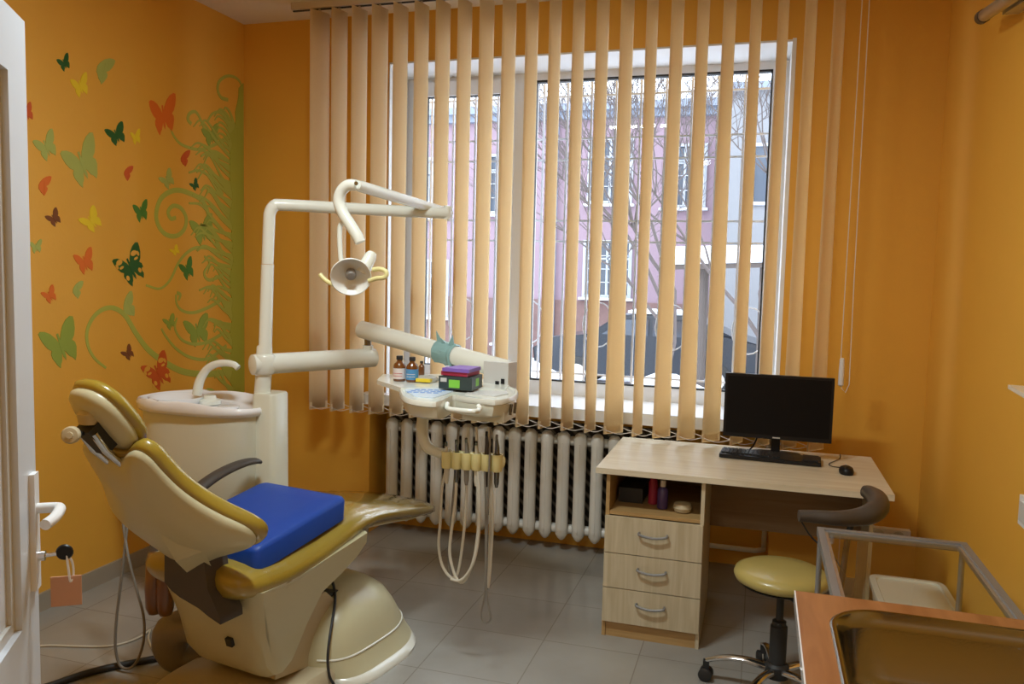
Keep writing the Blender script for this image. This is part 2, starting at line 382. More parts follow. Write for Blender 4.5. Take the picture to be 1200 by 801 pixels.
for x in (-3.2, -.7):
    for y in (14.72, 16.15):
        wv = obj('wheel', lathe(B(), [(.05, 0), (.2, 0), (.31, .02), (.31, .18), (.2, .2), (.05, .2)], (x, y-.01, ZG+.31), (0, 1, 0), 20), 'blackr', c)
        obj('hubcap', lathe(B(), [(.01, 0), (.17, 0), (.18, .02), (.01, .02)], (x, y-.02, ZG+.31), (0, 1, 0), 16), 'ltgrey', wv)
obj('snow_cover', bx(-2.3, -1.3, 14.85, 16.2, ZG+1.45, ZG+1.5), 'snow', c, bevel=.02)
# bare trees
def tree(x, y, h, seed, label, lean=0.0):
    r = random.Random(seed); b = B()
    def grow(p, d, L, rad, depth):
        pts = [p]; q = p.copy(); dd = d.copy()
        for i in range(3):
            dd = (dd+Vector((r.uniform(-.25, .25), r.uniform(-.2, .2), r.uniform(-.05, .18)))).normalized(); q = q+dd*L/3; pts.append(q.copy())
        tube(b, pts, [rad, rad*.62], 5 if depth < 2 else 4, caps=False)
        if depth >= 6 or rad < .0025: return
        for i in range(4 if depth in (0, 1, 2) else 3 if depth < 5 else 2):
            a = r.uniform(0, 2*PI); s = r.uniform(.45, .95)
            nd = (dd+Vector((math.cos(a)*s, math.sin(a)*s*.8, r.uniform(-.15, .5)))).normalized()
            grow(pts[r.choice((2, 3, 3))], nd, L*r.uniform(.6, .8), max(rad*.56, .0036), depth+1)
    grow(Vector((x, y, ZG)), Vector((lean, 0, 1)), h*.30, .05, 0)
    return tag(obj('bare_tree', b, 'bark', smooth=60), label, 'tree', 'bare trees outside the window')
tree(-1.15, 10.2, 6.6, 5, 'bare leafless tree with fine twigs in front of the pink building', -.05)
tree(.15, 9.6, 6.6, 11, 'bare leafless tree at the right edge of the window view', .0)

# ---------------------------------------------------------------- blinds
YV = 4.15
BL = thing('vertical_blind', 'peach fabric vertical blind half open across the window', 'blind', (-1.05, YV, ZC))
b = B(); box(b, -2.60, .50, YV-.024, YV+.024, ZC-.038, ZC-.001); obj('headrail', b, 'rail', BL, bevel=.004)
obj('rail_slot', bx(-2.6, .5, YV-.006, YV+.006, ZC-.044, ZC-.036), 'gasket', BL, smooth=0)
SX = [-2.43+.1237*k for k in range(23)]
rng = random.Random(5)
bot = []
for k, x in enumerate(SX):
    th = math.radians((62 if k == 0 else 74 if k < 14 else 70-.8*(k-14))+rng.uniform(-2.5, 2.5)); zb = .805-.0005*k; zt = ZC-.052; W = .127
    tw = math.radians(rng.uniform(-3, 5)) - (math.radians(20) if k in (14, 16, 17, 18) else math.radians(8) if k > 18 else 0)
    b = B(); rings = []
    for j in range(13):
        t = j/12; z = zt+(zb-zt)*t; a = th+tw*t**2; row = []
        for i in range(7):
            s = (i/6-.5)*W; bow = .007*(1-(2*i/6-1)**2)
            row.append((x+s*math.cos(a)+bow*math.sin(a), YV+s*math.sin(a)-bow*math.cos(a), z))
        rings.append(row)
    loft(b, rings, caps=False, closed=False)
    o = obj('slat', b, 'blind', BL, smooth=180)
    md = o.modifiers.new('thick', 'SOLIDIFY'); md.thickness = .0012
    a = th+tw; b = B()
    ext = Matrix.Translation((x, YV, 0)) @ Matrix.Rotation(a, 4, 'Z')
    box(b, -.061, .061, -.0045, .0035, zb-.006, zb+.035, rot=ext); obj('bottom_weight', b, 'blind', o, bevel=.002)
    bot.append((Vector((x+.061*math.cos(a), YV+.061*math.sin(a), zb+.018)), Vector((x-.061*math.cos(a), YV-.061*math.sin(a), zb+.018))))
    obj('carrier', bx(x-.006, x+.006, YV-.006, YV+.006, zt-.004, ZC-.04), 'rail', o)
for e in (0, 1):
    b = B()
    for k in range(len(bot)-1):
        p, q = bot[k][e], bot[k+1][e]; m_ = (p+q)/2-Vector((0, 0, .016))
        tube(b, [p, m_, q], .0017, 5, smooth=4)
    obj('bottom_chain', b, 'chain', BL)
b = B(); tube(b, [(.385, YV-.02, ZC-.05), (.382, YV-.02, 1.23), (.392, YV-.02, 1.10), (.41, YV-.02, 1.08), (.425, YV-.02, 1.12), (.42, YV-.02, 1.6), (.415, YV-.02, ZC-.05)], .0022, 6)
obj('pull_chain', b, 'chain', BL)
obj('cord_weight', lathe(B(), [(.004, .13), (.011, .125), (.013, .06), (.013, 0), (.006, -.006)], (.388, YV-.02, 1.115), seg=14), 'pvc', BL)

# ---------------------------------------------------------------- radiator
R = thing('cast_iron_radiator', 'white cast iron column radiator in the niche under the window', 'radiator', (-1.3, 4.53, .075))
def section(x):
    b = B()
    for y in (4.49,):
        rings = []
        for t, (z, a, c) in enumerate(((.078, .008, .006), (.09, .020, .016), (.115, .034, .028), (.16, .034, .032), (.25, .033, .032), (.55, .033, .032), (.63, .033, .032), (.672, .036, .032), (.697, .030, .026), (.712, .016, .012))):
            rings.append([(x+a*1.08*math.cos(2*PI*i/14), y+c*math.sin(2*PI*i/14)*1.25, z) for i in range(14)])
        loft(b, rings)
        # raised rib at the front of the column
        box(b, x-.005, x+.005, y-.045, y-.036, .14, .65)
    for z in (.135, .655):
        tube(b, [(x-.049, 4.525, z), (x+.049, 4.525, z)], .027, 14)
        box(b, x-.018, x+.018, 4.48, 4.57, z-.028, z+.028)
    return b
x = -2.115
for k in range(18):
    obj('radiator_section', section(x), 'rad', R, smooth=50); x += .098
obj('supply_pipe', tb([(x-.06, 4.525, .135), (.04, 4.525, .135), (.085, 4.56, .135), (.085, 4.6, .135), (.085, 4.6, .78)], .014, 12), 'rad', R)
obj('gap_shade_sheet', bx(-2.2, -.40, 4.640, 4.648, .10, .74), 'gapshade', R, smooth=0)  # added sheet, its dark colour darkens the gaps between the columns
b = B()
for k in range(5):
    lathe(b, [(.012, 0), (.02, .002), (.02, .02), (.012, .022)], (-1.9+k*.4, 4.62, .655), (0, 1, 0), 10)
obj('wall_bracket', b, 'rad', R)

# ---------------------------------------------------------------- desk
ZD = .765
D = thing('writing_desk', 'light wood desk with drawer pedestal in front of the window', 'desk', (-.05, 3.85, 0))
def T(name, a, m, par=D, bevel=.0015): return obj(name, bx(*a), m, par, bevel=bevel, smooth=0)
b = prism(B(), [(-.655, 3.475, ZD-.025), (.55, 3.475, ZD-.025), (.55, 4.21, ZD-.025), (-.655, 4.21, ZD-.025)], (0, 0, .025)); obj('desk_top', b, 'desk', D, bevel=.003, smooth=0)
T('side_panel', (-.61, -.594, 3.50, 4.12, 0, ZD-.026), 'desk_body'); T('side_panel', (-.20, -.184, 3.50, 4.12, 0, ZD-.026), 'desk_side')
T('side_panel', (.50, .516, 3.75, 4.12, 0, ZD-.026), 'desk_side')
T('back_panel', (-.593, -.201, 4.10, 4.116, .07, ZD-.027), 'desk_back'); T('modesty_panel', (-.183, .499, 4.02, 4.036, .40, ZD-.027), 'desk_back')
T('plinth', (-.593, -.201, 3.505, 3.521, 0, .072), 'desk_body')
T('shelf', (-.593, -.201, 3.505, 4.09, .555, .571), 'desk_body')
T('bottom_panel', (-.593, -.201, 3.525, 4.09, .072, .088), 'desk_body')
for z0, z1 in ((.074, .228), (.232, .386), (.390, .552)):
    d = T('drawer', (-.608, -.186, 3.483, 3.500, z0, z1), 'desk_side', bevel=.002)
    zc = (z0+z1)/2+.015
    obj('handle', tb([(-.455, 3.482, zc+.006), (-.455, 3.462, zc+.004), (-.43, 3.458, zc-.002), (-.395, 3.456, zc-.005), (-.36, 3.458, zc-.002), (-.335, 3.462, zc+.004), (-.335, 3.482, zc+.006)], .0055, 8, smooth=3), 'alu_dull', d)
# in the open compartment
o = thing('lotion_bottle', 'purple bottle with white cap in the open desk compartment', 'bottle', (-.375, 3.62, .572))
obj('body', lathe(B(), [(.02, 0), (.024, .004), (.024, .085), (.012, .10)], (-.375, 3.62, .572), seg=20), 'shadedpurple', o); obj('cap', lathe(B(), [(.012, .10), (.012, .128), (.004, .13)], (-.375, 3.62, .572), seg=16), 'label_w', o)
o = thing('lotion_bottle', 'dark red tube standing left of the purple bottle in the desk compartment', 'bottle', (-.40, 3.68, .572))
obj('body', lathe(B(), [(.018, 0), (.022, .004), (.02, .1), (.014, .12)], (-.425, 3.68, .572), seg=20), 'red', o); obj('cap', lathe(B(), [(.013, .12), (.012, .14), (.003, .142)], (-.425, 3.68, .572), seg=16), 'blackr', o)
tag(obj('bath_sponge', lathe(B(), [(.01, 0), (.035, .004), (.042, .02), (.036, .038), (.01, .045)], (-.285, 3.60, .572), seg=20), 'cream2'), 'small round beige sponge in the open desk compartment', 'sponge')
tag(obj('paper_box', bx(-.58, -.47, 3.66, 3.86, .572, .64), 'blackr', bevel=.004), 'black box at the back of the open desk compartment', 'box')

# monitor
mo = thing('computer_monitor', 'black flat computer monitor on the desk', 'monitor', (.105, 4.02, ZD))
obj('housing', bx(-.140, .350, 4.0, 4.028, .853, 1.158), 'black', mo, bevel=.006)
obj('screen', bx(-.128, .338, 3.998, 4.001, .872, 1.147), 'screen', mo, smooth=0)
obj('stand_mount', bx(.065, .145, 4.027, 4.046, .90, 1.04), 'black', mo, bevel=.004)
obj('brand_mark', bx(.088, .122, 3.997, 4.0, .859, .864), 'ltgrey', mo, smooth=0)
obj('stand', bx(.085, .125, 4.044, 4.066, ZD+.010, .98), 'black', mo, bevel=.006)
obj('stand_base', loft(B(), [superell(.105, 4.092, ZD, .12, .05, 28, 2.6), superell(.105, 4.092, ZD+.008, .118, .049, 28, 2.6), superell(.105, 4.092, ZD+.012, .09, .035, 28, 2.6)]), 'black', mo)
obj('cable', tb([(.0, 4.04, .93), (.02, 4.06, .86), (.0, 4.08, ZD+.03), (-.03, 4.09, ZD+.006), (-.1, 4.10, ZD+.006)], .004, 6, smooth=4), 'blackr', mo)
# keyboard
kb = thing('computer_keyboard', 'black keyboard lying in front of the monitor', 'keyboard', (.08, 3.87, ZD))
rk = Matrix.Translation((.08, 3.955, ZD)) @ Matrix.Rotation(math.radians(-3.5), 4, 'Z')
obj('case', box(B(), -.225, .225, -.073, .073, .004, .020, rot=rk), 'black', kb, bevel=.004)
for i in range(5):
    for j in range(15):
        obj('key', box(B(), -.218+j*.0178, -.2025+j*.0178, .045-i*.0225, .063-i*.0225, .020, .027, rot=rk), 'blackr', kb, smooth=0)
obj('number_pad', box(B(), .145, .215, -.05, .063, .020, .026, rot=rk), 'blackr', kb, smooth=0)
ms = thing('computer_mouse', 'black computer mouse at the right end of the desk', 'mouse', (.40, 3.80, ZD))
obj('shell', loft(B(), [superell(.40, 3.80, ZD+.001, .029, .052, 24, 2.4), superell(.40, 3.80, ZD+.012, .031, .054, 24, 2.4), superell(.40, 3.795, ZD+.026, .026, .044, 24, 2.3), superell(.40, 3.79, ZD+.034, .013, .026, 24, 2.2)]), 'black', ms)
obj('scroll_wheel', lathe(B(), [(.003, -.003), (.008, -.003), (.008, .003), (.003, .003)], (.40, 3.83, ZD+.028), (1, 0, 0), 14), 'ltgrey', ms)
obj('cable', tb([(.40, 3.85, ZD+.008), (.385, 3.89, ZD+.004), (.35, 3.90, ZD+.004), (.34, 3.95, ZD+.004), (.37, 4.02, ZD+.004), (.40, 4.10, ZD+.004), (.41, 4.2, ZD+.004)], .002, 6, smooth=4), 'blackr', ms)

# ---------------------------------------------------------------- stool
SXc, SYc = .13, 3.20
S = thing('rolling_stool', 'dentist stool with round olive seat and curved grey armrest', 'stool', (SXc, SYc, 0))
obj('seat', lathe(B(), [(.02, .448), (.15, .450), (.172, .462), (.178, .478), (.172, .494), (.15, .505), (.08, .512), (.0, .513)], (SXc, SYc, 0), seg=48), 'oliveseat', S, smooth=80)
obj('seat_plate', lathe(B(), [(.02, .425), (.10, .43), (.158, .446), (.158, .449), (.02, .449)], (SXc, SYc, 0), seg=32), 'blackr', S)
obj('gas_column', lathe(B(), [(.032, .12), (.032, .28), (.026, .285), (.026, .30), (.014, .305), (.014, .43)], (SXc, SYc, 0), seg=24), 'blackr', S)
obj('hub', lathe(B(), [(.03, .075), (.045, .08), (.045, .125), (.036, .135)], (SXc, SYc, 0), seg=24), 'blackr', S)
for k in range(5):
    a = math.radians(172+72*k); c_, s_ = math.cos(a), math.sin(a)
    ex, ey = SXc+.27*c_, SYc+.27*s_
    lg = obj('base_leg', tb([(SXc+.03*c_, SYc+.03*s_, .108), (SXc+.12*c_, SYc+.12*s_, .118), (SXc+.2*c_, SYc+.2*s_, .108), (ex, ey, .082)], [.02, .012], 10, smooth=4, flat=.75), 'chrome', S)
    b = B()
    for sg in (-1, 1):
        o_ = Vector((ex-s_*.016*sg, ey+c_*.016*sg, .027)); ax = Vector((-s_*sg, c_*sg, 0))
        lathe(b, [(.006, -.009), (.024, -.009), (.027, -.004), (.027, .006), (.020, .010), (.006, .011)], o_, ax, 18)
    box(b, ex-.012, ex+.012, ey-.012, ey+.012, .045, .082)
    obj('castor', b, 'blackr', lg)
pts = [(0.165,2.939,0.790),(0.218,2.949,0.790),(0.288,2.956,0.790),(0.352,2.991,0.790),(0.401,3.018,0.800),(0.436,3.085,0.810),(0.446,3.188,0.815),(0.429,3.289,0.810),(0.414,3.309,0.810)]
obj('arm_rest', tb(pts, [.020, .023, .026, .030, .036, .038, .034, .028, .022], 16, smooth=4), 'grey', S)
pr_ = Vector(pts[3])
obj('arm_support', tb([(SXc+.0, SYc-.05, .44), (SXc+.10, SYc-.19, .43), (SXc+.17, SYc-.25, .47), (pr_.x-.02, pr_.y+.01, .70), (pr_.x-.01, pr_.y, .77)], .011, 10, smooth=5), 'blackr', S)
obj('height_lever', tb([(SXc-.02, SYc-.02, .44), (SXc-.08, SYc+.12, .435)], .005, 8), 'blackr', S)
obj('release_cable', tb([(pts[0][0]+.01, pts[0][1], .77), (pts[0][0]+.05, pts[0][1]+.02, .71), (pts[0][0]+.12, pts[0][1]+.0, .66), (pts[0][0]+.16, pts[0][1]-.02, .60)], .003, 6, smooth=4), 'blackr', S)

# ---------------------------------------------------------------- medical glass table and things by the right wall
G = thing('instrument_table', 'aluminium framed glass topped instrument table beside the sink', 'table', (.44, 2.5, 0))
tx0, tx1, ty0, ty1, tz = .215, .655, 2.05, 2.795, .80
b = frame_ring(0, 1, 0, 1, (.1,)*4, 0, 1); b.free()
def hframe(x0, x1, y0, y1, z0, z1, w):
    b = B(); box(b, x0, x0+w, y0, y1, z0, z1); box(b, x1-w, x1, y0, y1, z0, z1); box(b, x0+w, x1-w, y0, y0+w, z0, z1); box(b, x0+w, x1-w, y1-w, y1, z0, z1); return b
obj('top_frame', hframe(tx0, tx1, ty0, ty1, tz-.026, tz, .021), 'alu_dull', G, bevel=.003)
obj('inner_bead', hframe(tx0+.021, tx1-.021, ty0+.021, ty1-.021, tz-.02, tz-.006, .010), 'alu', G, smooth=0)
obj('glass_top', bx(tx0+.022, tx1-.022, ty0+.022, ty1-.022, tz-.014, tz-.008), 'glass2', G, smooth=0)
obj('lower_frame', hframe(tx0, tx1, ty0, ty1, .30, .32, .018), 'alu_dull', G)
obj('lower_glass', bx(tx0+.018, tx1-.018, ty0+.018, ty1-.018, .306, .312), 'glass2', G, smooth=0)
for x in (tx0+.012, tx1-.012):
    for y in (ty0+.012, ty1-.012):
        l_ = obj('leg', tb([(x, y, .05), (x, y, tz-.026)], .009, 12), 'alu_dull', G)
        obj('castor', lathe(B(), [(.005, -.01), (.024, -.01), (.026, 0), (.024, .01), (.005, .01)], (x, y, .026), (1, 0, 0), 16), 'blackr', l_)
# waste bin
wb = thing('plastic_bin', 'white translucent plastic bin on the floor by the right wall', 'bin', (.66, 3.45, 0))
b = B(); loft(b, [superell(.645, 3.50, 0, .11, .15, 28, 6), superell(.645, 3.50, .345, .14, .19, 28, 6), superell(.645, 3.50, .345, .133, .183, 28, 6), superell(.645, 3.50, .012, .104, .144, 28, 6)])
obj('tub', b, 'white', wb)
b = B(); loft(b, [superell(.645, 3.50, .347, .15, .20, 28, 8), superell(.645, 3.50, .362, .148, .198, 28, 8), superell(.645, 3.50, .364, .125, .175, 28, 8), superell(.645, 3.50, .356, .12, .17, 28, 8)])
obj('lid', b, 'white', wb)
# double socket
so = thing('double_socket', 'white double wall socket low on the window wall beside the desk', 'socket', (.67, YB, .32))
obj('housing', bx(.575, .775, YB-.045, YB-.0005, .30, .372), 'pvc', so, bevel=.012, bseg=3)
for x in (.63, .72):
    obj('socket_hole', lathe(B(), [(.002, 0), (.024, 0), (.026, .004), (.002, .004)], (x, YB-.045, .342), (0, -1, 0), 20), 'ltgrey', so)
sw = thing('wall_socket', 'white wall socket on the right wall above the sink', 'socket', (XR, 2.79, .93))
obj('plate', bx(XR-.028, XR-.0005, 2.665, 2.765, .885, .975), 'pvc', sw, bevel=.008)
obj('insert', bx(XR-.032, XR-.027, 2.68, 2.75, .90, .96), 'ltgrey', sw, bevel=.003)
sh = thing('wall_shelf', 'white shelf sticking out of the right orange wall at the picture edge', 'shelf', (XR, 2.6, 1.26))
p0 = (0.700,2.656,1.306)
obj('board', prism(B(), [(.70, p0[1], p0[2]), (XR-.0005, p0[1]-.03, p0[2]), (XR-.0005, p0[1]-.55, p0[2]), (.66, p0[1]-.55, p0[2])], (0, 0, .012)), 'white', sh, bevel=.002)
obj('bracket', bx(.74, XR-.0005, p0[1]-.4, p0[1]-.38, p0[2]-.06, p0[2]), 'white', sh)
uv = thing('tube_lamp', 'grey metal tube lamp fixture high on the right wall', 'wall lamp', (XR, 3.4, 2.66))
q0 = Vector((0.730,3.422,2.582)); q1 = Vector((0.730,2.982,2.522)); q1 = q0+(q1-q0).normalized()*.75
obj('tube', tb([q0, q1], .022, 16), 'alu', uv); dq = (q1-q0).normalized()
obj('end_cap', tb([q0-dq*.01, q0+dq*.035], .0245, 16), 'grey', uv)
obj('backplate', prism(B(), [q0+dq*.15+Vector((.03, 0, -.02)), q0+dq*.6+Vector((.03, 0, -.02)), q0+dq*.6+Vector((.03, 0, .03)), q0+dq*.15+Vector((.03, 0, .03))], (XR-.76, 0, 0)), 'alu', uv)

# ---------------------------------------------------------------- sink unit
K = thing('sink_cabinet', 'sink cabinet with wood laminate worktop against the right wall', 'sink', (.46, 1.45, 0))
zt = .86
def rrect(cx, cy, a, b_, r, z, n=8):
    out = []
    for sx, sy, a0 in ((1, 1, 0), (-1, 1, 90), (-1, -1, 180), (1, -1, 270)):
        for i in range(n+1):
            t = math.radians(a0+90*i/n); out.append((cx+sx*(a-r)+r*math.cos(t), cy+sy*(b_-r)+r*math.sin(t), z))
    return out
bx_c, by_c, ba, bb = .445, 1.68, .255, .265
inner = rrect(bx_c, by_c, ba, bb, .11, zt)
WX0, WX1, WY0, WY1 = .115, XR-.001, .95, 2.018
def to_outer(p):
    dx, dy = p[0]-bx_c, p[1]-by_c; ts = []
    if dx > 1e-6: ts.append((WX1-bx_c)/dx)
    if dx < -1e-6: ts.append((WX0-bx_c)/dx)
    if dy > 1e-6: ts.append((WY1-by_c)/dy)
    if dy < -1e-6: ts.append((WY0-by_c)/dy)
    t = min(ts); return [bx_c+dx*t, by_c+dy*t]
outer = [to_outer(p) for p in inner]
for cx, cy in ((WX0, WY0), (WX0, WY1), (WX1, WY0), (WX1, WY1)):      # snap the nearest ray to each corner
    i = min(range(len(outer)), key=lambda j: (outer[j][0]-cx)**2+(outer[j][1]-cy)**2); outer[i] = [cx, cy]
b = B(); z0 = zt-.03
loft(b, [[(x, y, z0) for x, y, _ in inner], [(x, y, z0) for x, y in outer], [(x, y, zt) for x, y in outer], inner], caps=False)
vs = b.verts[:]; n = len(inner)
b.verts.ensure_lookup_table()
for k in range(n): b.faces.new((b.verts[3*n+k], b.verts[3*n+(k+1) % n], b.verts[(k+1) % n], b.verts[k]))
obj('worktop', b, 'worktop', K, smooth=30)
obj('edge_band', bx(WX0-.003, WX0, WY0, WY1, z0, zt+.0005), 'whitec', K, smooth=0)
b = B(); loft(b, [rrect(bx_c, by_c, ba+.012, bb+.012, .12, zt+.0004), rrect(bx_c, by_c, ba+.008, bb+.008, .115, zt+.003), rrect(bx_c, by_c, ba-.001, bb-.001, .11, zt+.001), rrect(bx_c, by_c, ba-.012, bb-.012, .10, zt-.03), rrect(bx_c, by_c, ba-.025, bb-.025, .10, zt-.13), rrect(bx_c, by_c, ba-.06, bb-.06, .09, zt-.165), rrect(bx_c, by_c, .05, .05, .045, zt-.172)], caps=False)
b.faces.new(b.verts[-len(inner):])
o = obj('basin', b, 'steel', K, smooth=60)
obj('drain', lathe(B(), [(.005, -.004), (.03, 0), (.038, .003), (.04, 0), (.04, -.01)], (bx_c, by_c, zt-.170), seg=24), 'chrome', o)
b = B(); box(b, .155, .175, 1.0, 1.99, .08, z0); box(b, .175, XR-.005, 1.975, 1.99, .08, z0); box(b, .175, XR-.005, 1.0, 1.015, .08, z0); box(b, .19, XR-.01, 1.02, 1.97, .08, .095)
obj('carcass', b, 'cream2', K, smooth=0)
for y0 in (1.005, 1.5):
    d = obj('cabinet_door', bx(.138, .154, y0, y0+.485, .085, z0-.004), 'cream2', K, bevel=.002)
    obj('handle', tb([(.138, y0+.2, .72), (.118, y0+.2, .72), (.118, y0+.3, .72), (.138, y0+.3, .72)], .005, 8), 'chrome', d)
obj('toe_kick', bx(.19, .2, 1.0, 1.99, 0, .08), 'blackr', K)

# ---------------------------------------------------------------- door leaf
fe = Vector((-1.355, 1.238, 0)); dd = Vector((.555, -.83, 0)).normalized(); nn = Vector((.83, .555, 0)).normalized(); DW = .82
dr = bpy.data.objects.new('door_1', None); COL.objects.link(dr); dr['kind'] = 'structure'
ro = Matrix(((dd.x, nn.x, 0, fe.x), (dd.y, nn.y, 0, fe.y), (0, 0, 1, 0), (0, 0, 0, 1)))   # local x along leaf, y out of seen face, z up
def dbx(*a): return box(B(), *a, rot=ro)
b = B()
for a in ((0, .115, -.055, 0, .01, 2.055), (DW-.115, DW, -.055, 0, .01, 2.055), (.115, DW-.115, -.055, 0, 1.94, 2.055), (.115, DW-.115, -.055, 0, .01, .15), (.115, DW-.115, -.055, 0, .80, .915)): box(b, *a, rot=ro)
obj('door_frame', b, 'doorwhite_dimmed', dr, bevel=.005, smooth=0)
b = B()
for z0_, z1_ in ((.15, .80), (.915, 1.94)):
    for a in ((.115, .135, -.04, -.012, z0_, z1_), (DW-.135, DW-.115, -.04, -.012, z0_, z1_), (.135, DW-.135, -.04, -.012, z0_, z0_+.02), (.135, DW-.135, -.04, -.012, z1_-.02, z1_)): box(b, *a, rot=ro)
obj('glazing_bead', b, 'ltgrey', dr, smooth=0)
obj('door_panel', dbx(.13, DW-.13, -.036, -.02, .93, 1.93), 'doorwhite_dimmed', dr, smooth=0); obj('door_panel', dbx(.13, DW-.13, -.036, -.02, .16, .79), 'doorwhite_dimmed', dr, smooth=0)
def dl(pts): return [tuple(ro @ Vector(p)) for p in pts]
hp = obj('handle_plate', dbx(.02, .052, 0, .010, .965, 1.195), 'pvc', dr, bevel=.004)
obj('door_handle', tb(dl([(.036, .008, 1.125), (.036, .036, 1.125), (.042, .050, 1.125), (.065, .054, 1.124), (.095, .052, 1.120), (.125, .044, 1.117)]), .0105, 12, smooth=4), 'pvc', hp)
obj('lock_cylinder', tb(dl([(.036, .0, 1.030), (.036, .022, 1.030)]), .010, 14), 'chrome', hp)
ky = thing('door_key', 'key with black head and tag hanging in the white door lock', 'key', tuple(ro @ Vector((.036, .03, 1.03))))
obj('blade', tb(dl([(.036, .023, 1.030), (.036, .042, 1.032)]), .004, 8), 'chrome', ky)
obj('bow', lathe(B(), [(.002, -.004), (.014, -.004), (.016, 0), (.014, .004), (.002, .004)], ro @ Vector((.036, .056, 1.034)), dd, 18), 'black', ky)
obj('ring', tb(dl([(.036, .060, 1.03), (.030, .068, 1.01), (.032, .07, .985), (.04, .066, .975), (.044, .064, 1.0), (.038, .060, 1.028)]), .0022, 6, smooth=4), 'pvc', ky)
obj('tag', dbx(.034, .037, .030, .085, .925, .985), 'tag', ky, bevel=.003)

# ---------------------------------------------------------------- ceiling lamp (lights the room)
cl = thing('ceiling_light', 'white fluorescent ceiling fixture in the middle of the room', 'lamp', (-1.15, 2.1, ZC))
obj('housing', bx(-1.45, -.85, 1.85, 2.05, ZC-.03, ZC-.001), 'white', cl, bevel=.004)
obj('diffuser', bx(-1.43, -.87, 1.87, 2.03, ZC-.075, ZC-.031), 'lampglow', cl, bevel=.01)

# ---------------------------------------------------------------- mural on the left wall
BF=[
(3.051,2.521,0.039,0.010,0.001,0.038,'f','dg',10),
(3.291,2.544,0.066,0.016,0.002,0.076,'h','lg',-30),
(3.142,2.438,0.057,0.012,0.002,0.055,'f','ye',5),
(2.843,2.253,0.040,0.008,0.001,0.041,'f','rd',10),
(2.942,2.125,0.066,0.010,0.002,0.065,'f','lg',12),
(3.144,2.080,0.118,0.017,0.003,0.117,'f','lg',10),
(3.362,2.249,0.072,0.012,0.001,0.055,'f','dg',8),
(3.496,2.259,0.039,0.006,0.000,0.039,'f','ye',0),
(3.699,2.409,0.114,0.022,0.001,0.109,'f','or',-5),
(3.872,2.203,0.051,0.008,0.001,0.048,'h','rd',-10),
(3.950,2.066,0.041,0.004,0.000,0.033,'f','dg',20),
(3.439,2.069,0.038,0.005,0.001,0.043,'h','rd',-20),
(2.928,1.948,0.044,0.005,0.001,0.048,'h','or',-15),
(3.726,2.068,0.061,0.008,0.001,0.051,'f','lg',20),
(3.525,1.882,0.059,0.005,0.001,0.057,'f','gr',0),
(2.975,1.807,0.043,0.003,0.001,0.039,'f','br',20),
(3.194,1.810,0.070,0.005,0.002,0.058,'f','ye',25),
(2.875,1.674,0.036,0.002,0.001,0.031,'f','lg',-5),
(3.148,1.612,0.065,0.001,0.001,0.061,'f','or',5),
(3.447,1.592,0.113,0.002,0.002,0.101,'p','dg',15),
(3.781,1.687,0.042,0.001,0.001,0.028,'f','ye',20),
(3.879,1.585,0.065,0.000,0.000,0.062,'f','gr',10),
(2.942,1.455,0.043,0.000,0.001,0.039,'f','or',15),
(3.104,1.477,0.041,0.000,0.001,0.045,'h','lg',-10),
(2.998,1.224,0.117,-0.009,0.003,0.111,'f','mg',8),
(3.420,1.147,0.045,-0.004,0.001,0.038,'f','br',25),
(3.637,1.021,0.117,-0.012,0.001,0.098,'p','rd',15),
(3.437,1.390,0.066,-0.002,0.001,0.066,'h','lg',20),
(3.735,1.291,0.055,-0.003,0.000,0.043,'f','mg',10),
(3.962,1.230,0.123,-0.007,0.001,0.094,'f','mg',0),
(4.096,2.368,0.087,0.014,0.001,0.064,'f','mg',0),
(4.014,1.813,0.116,0.007,0.001,0.089,'f','mg',0),
]
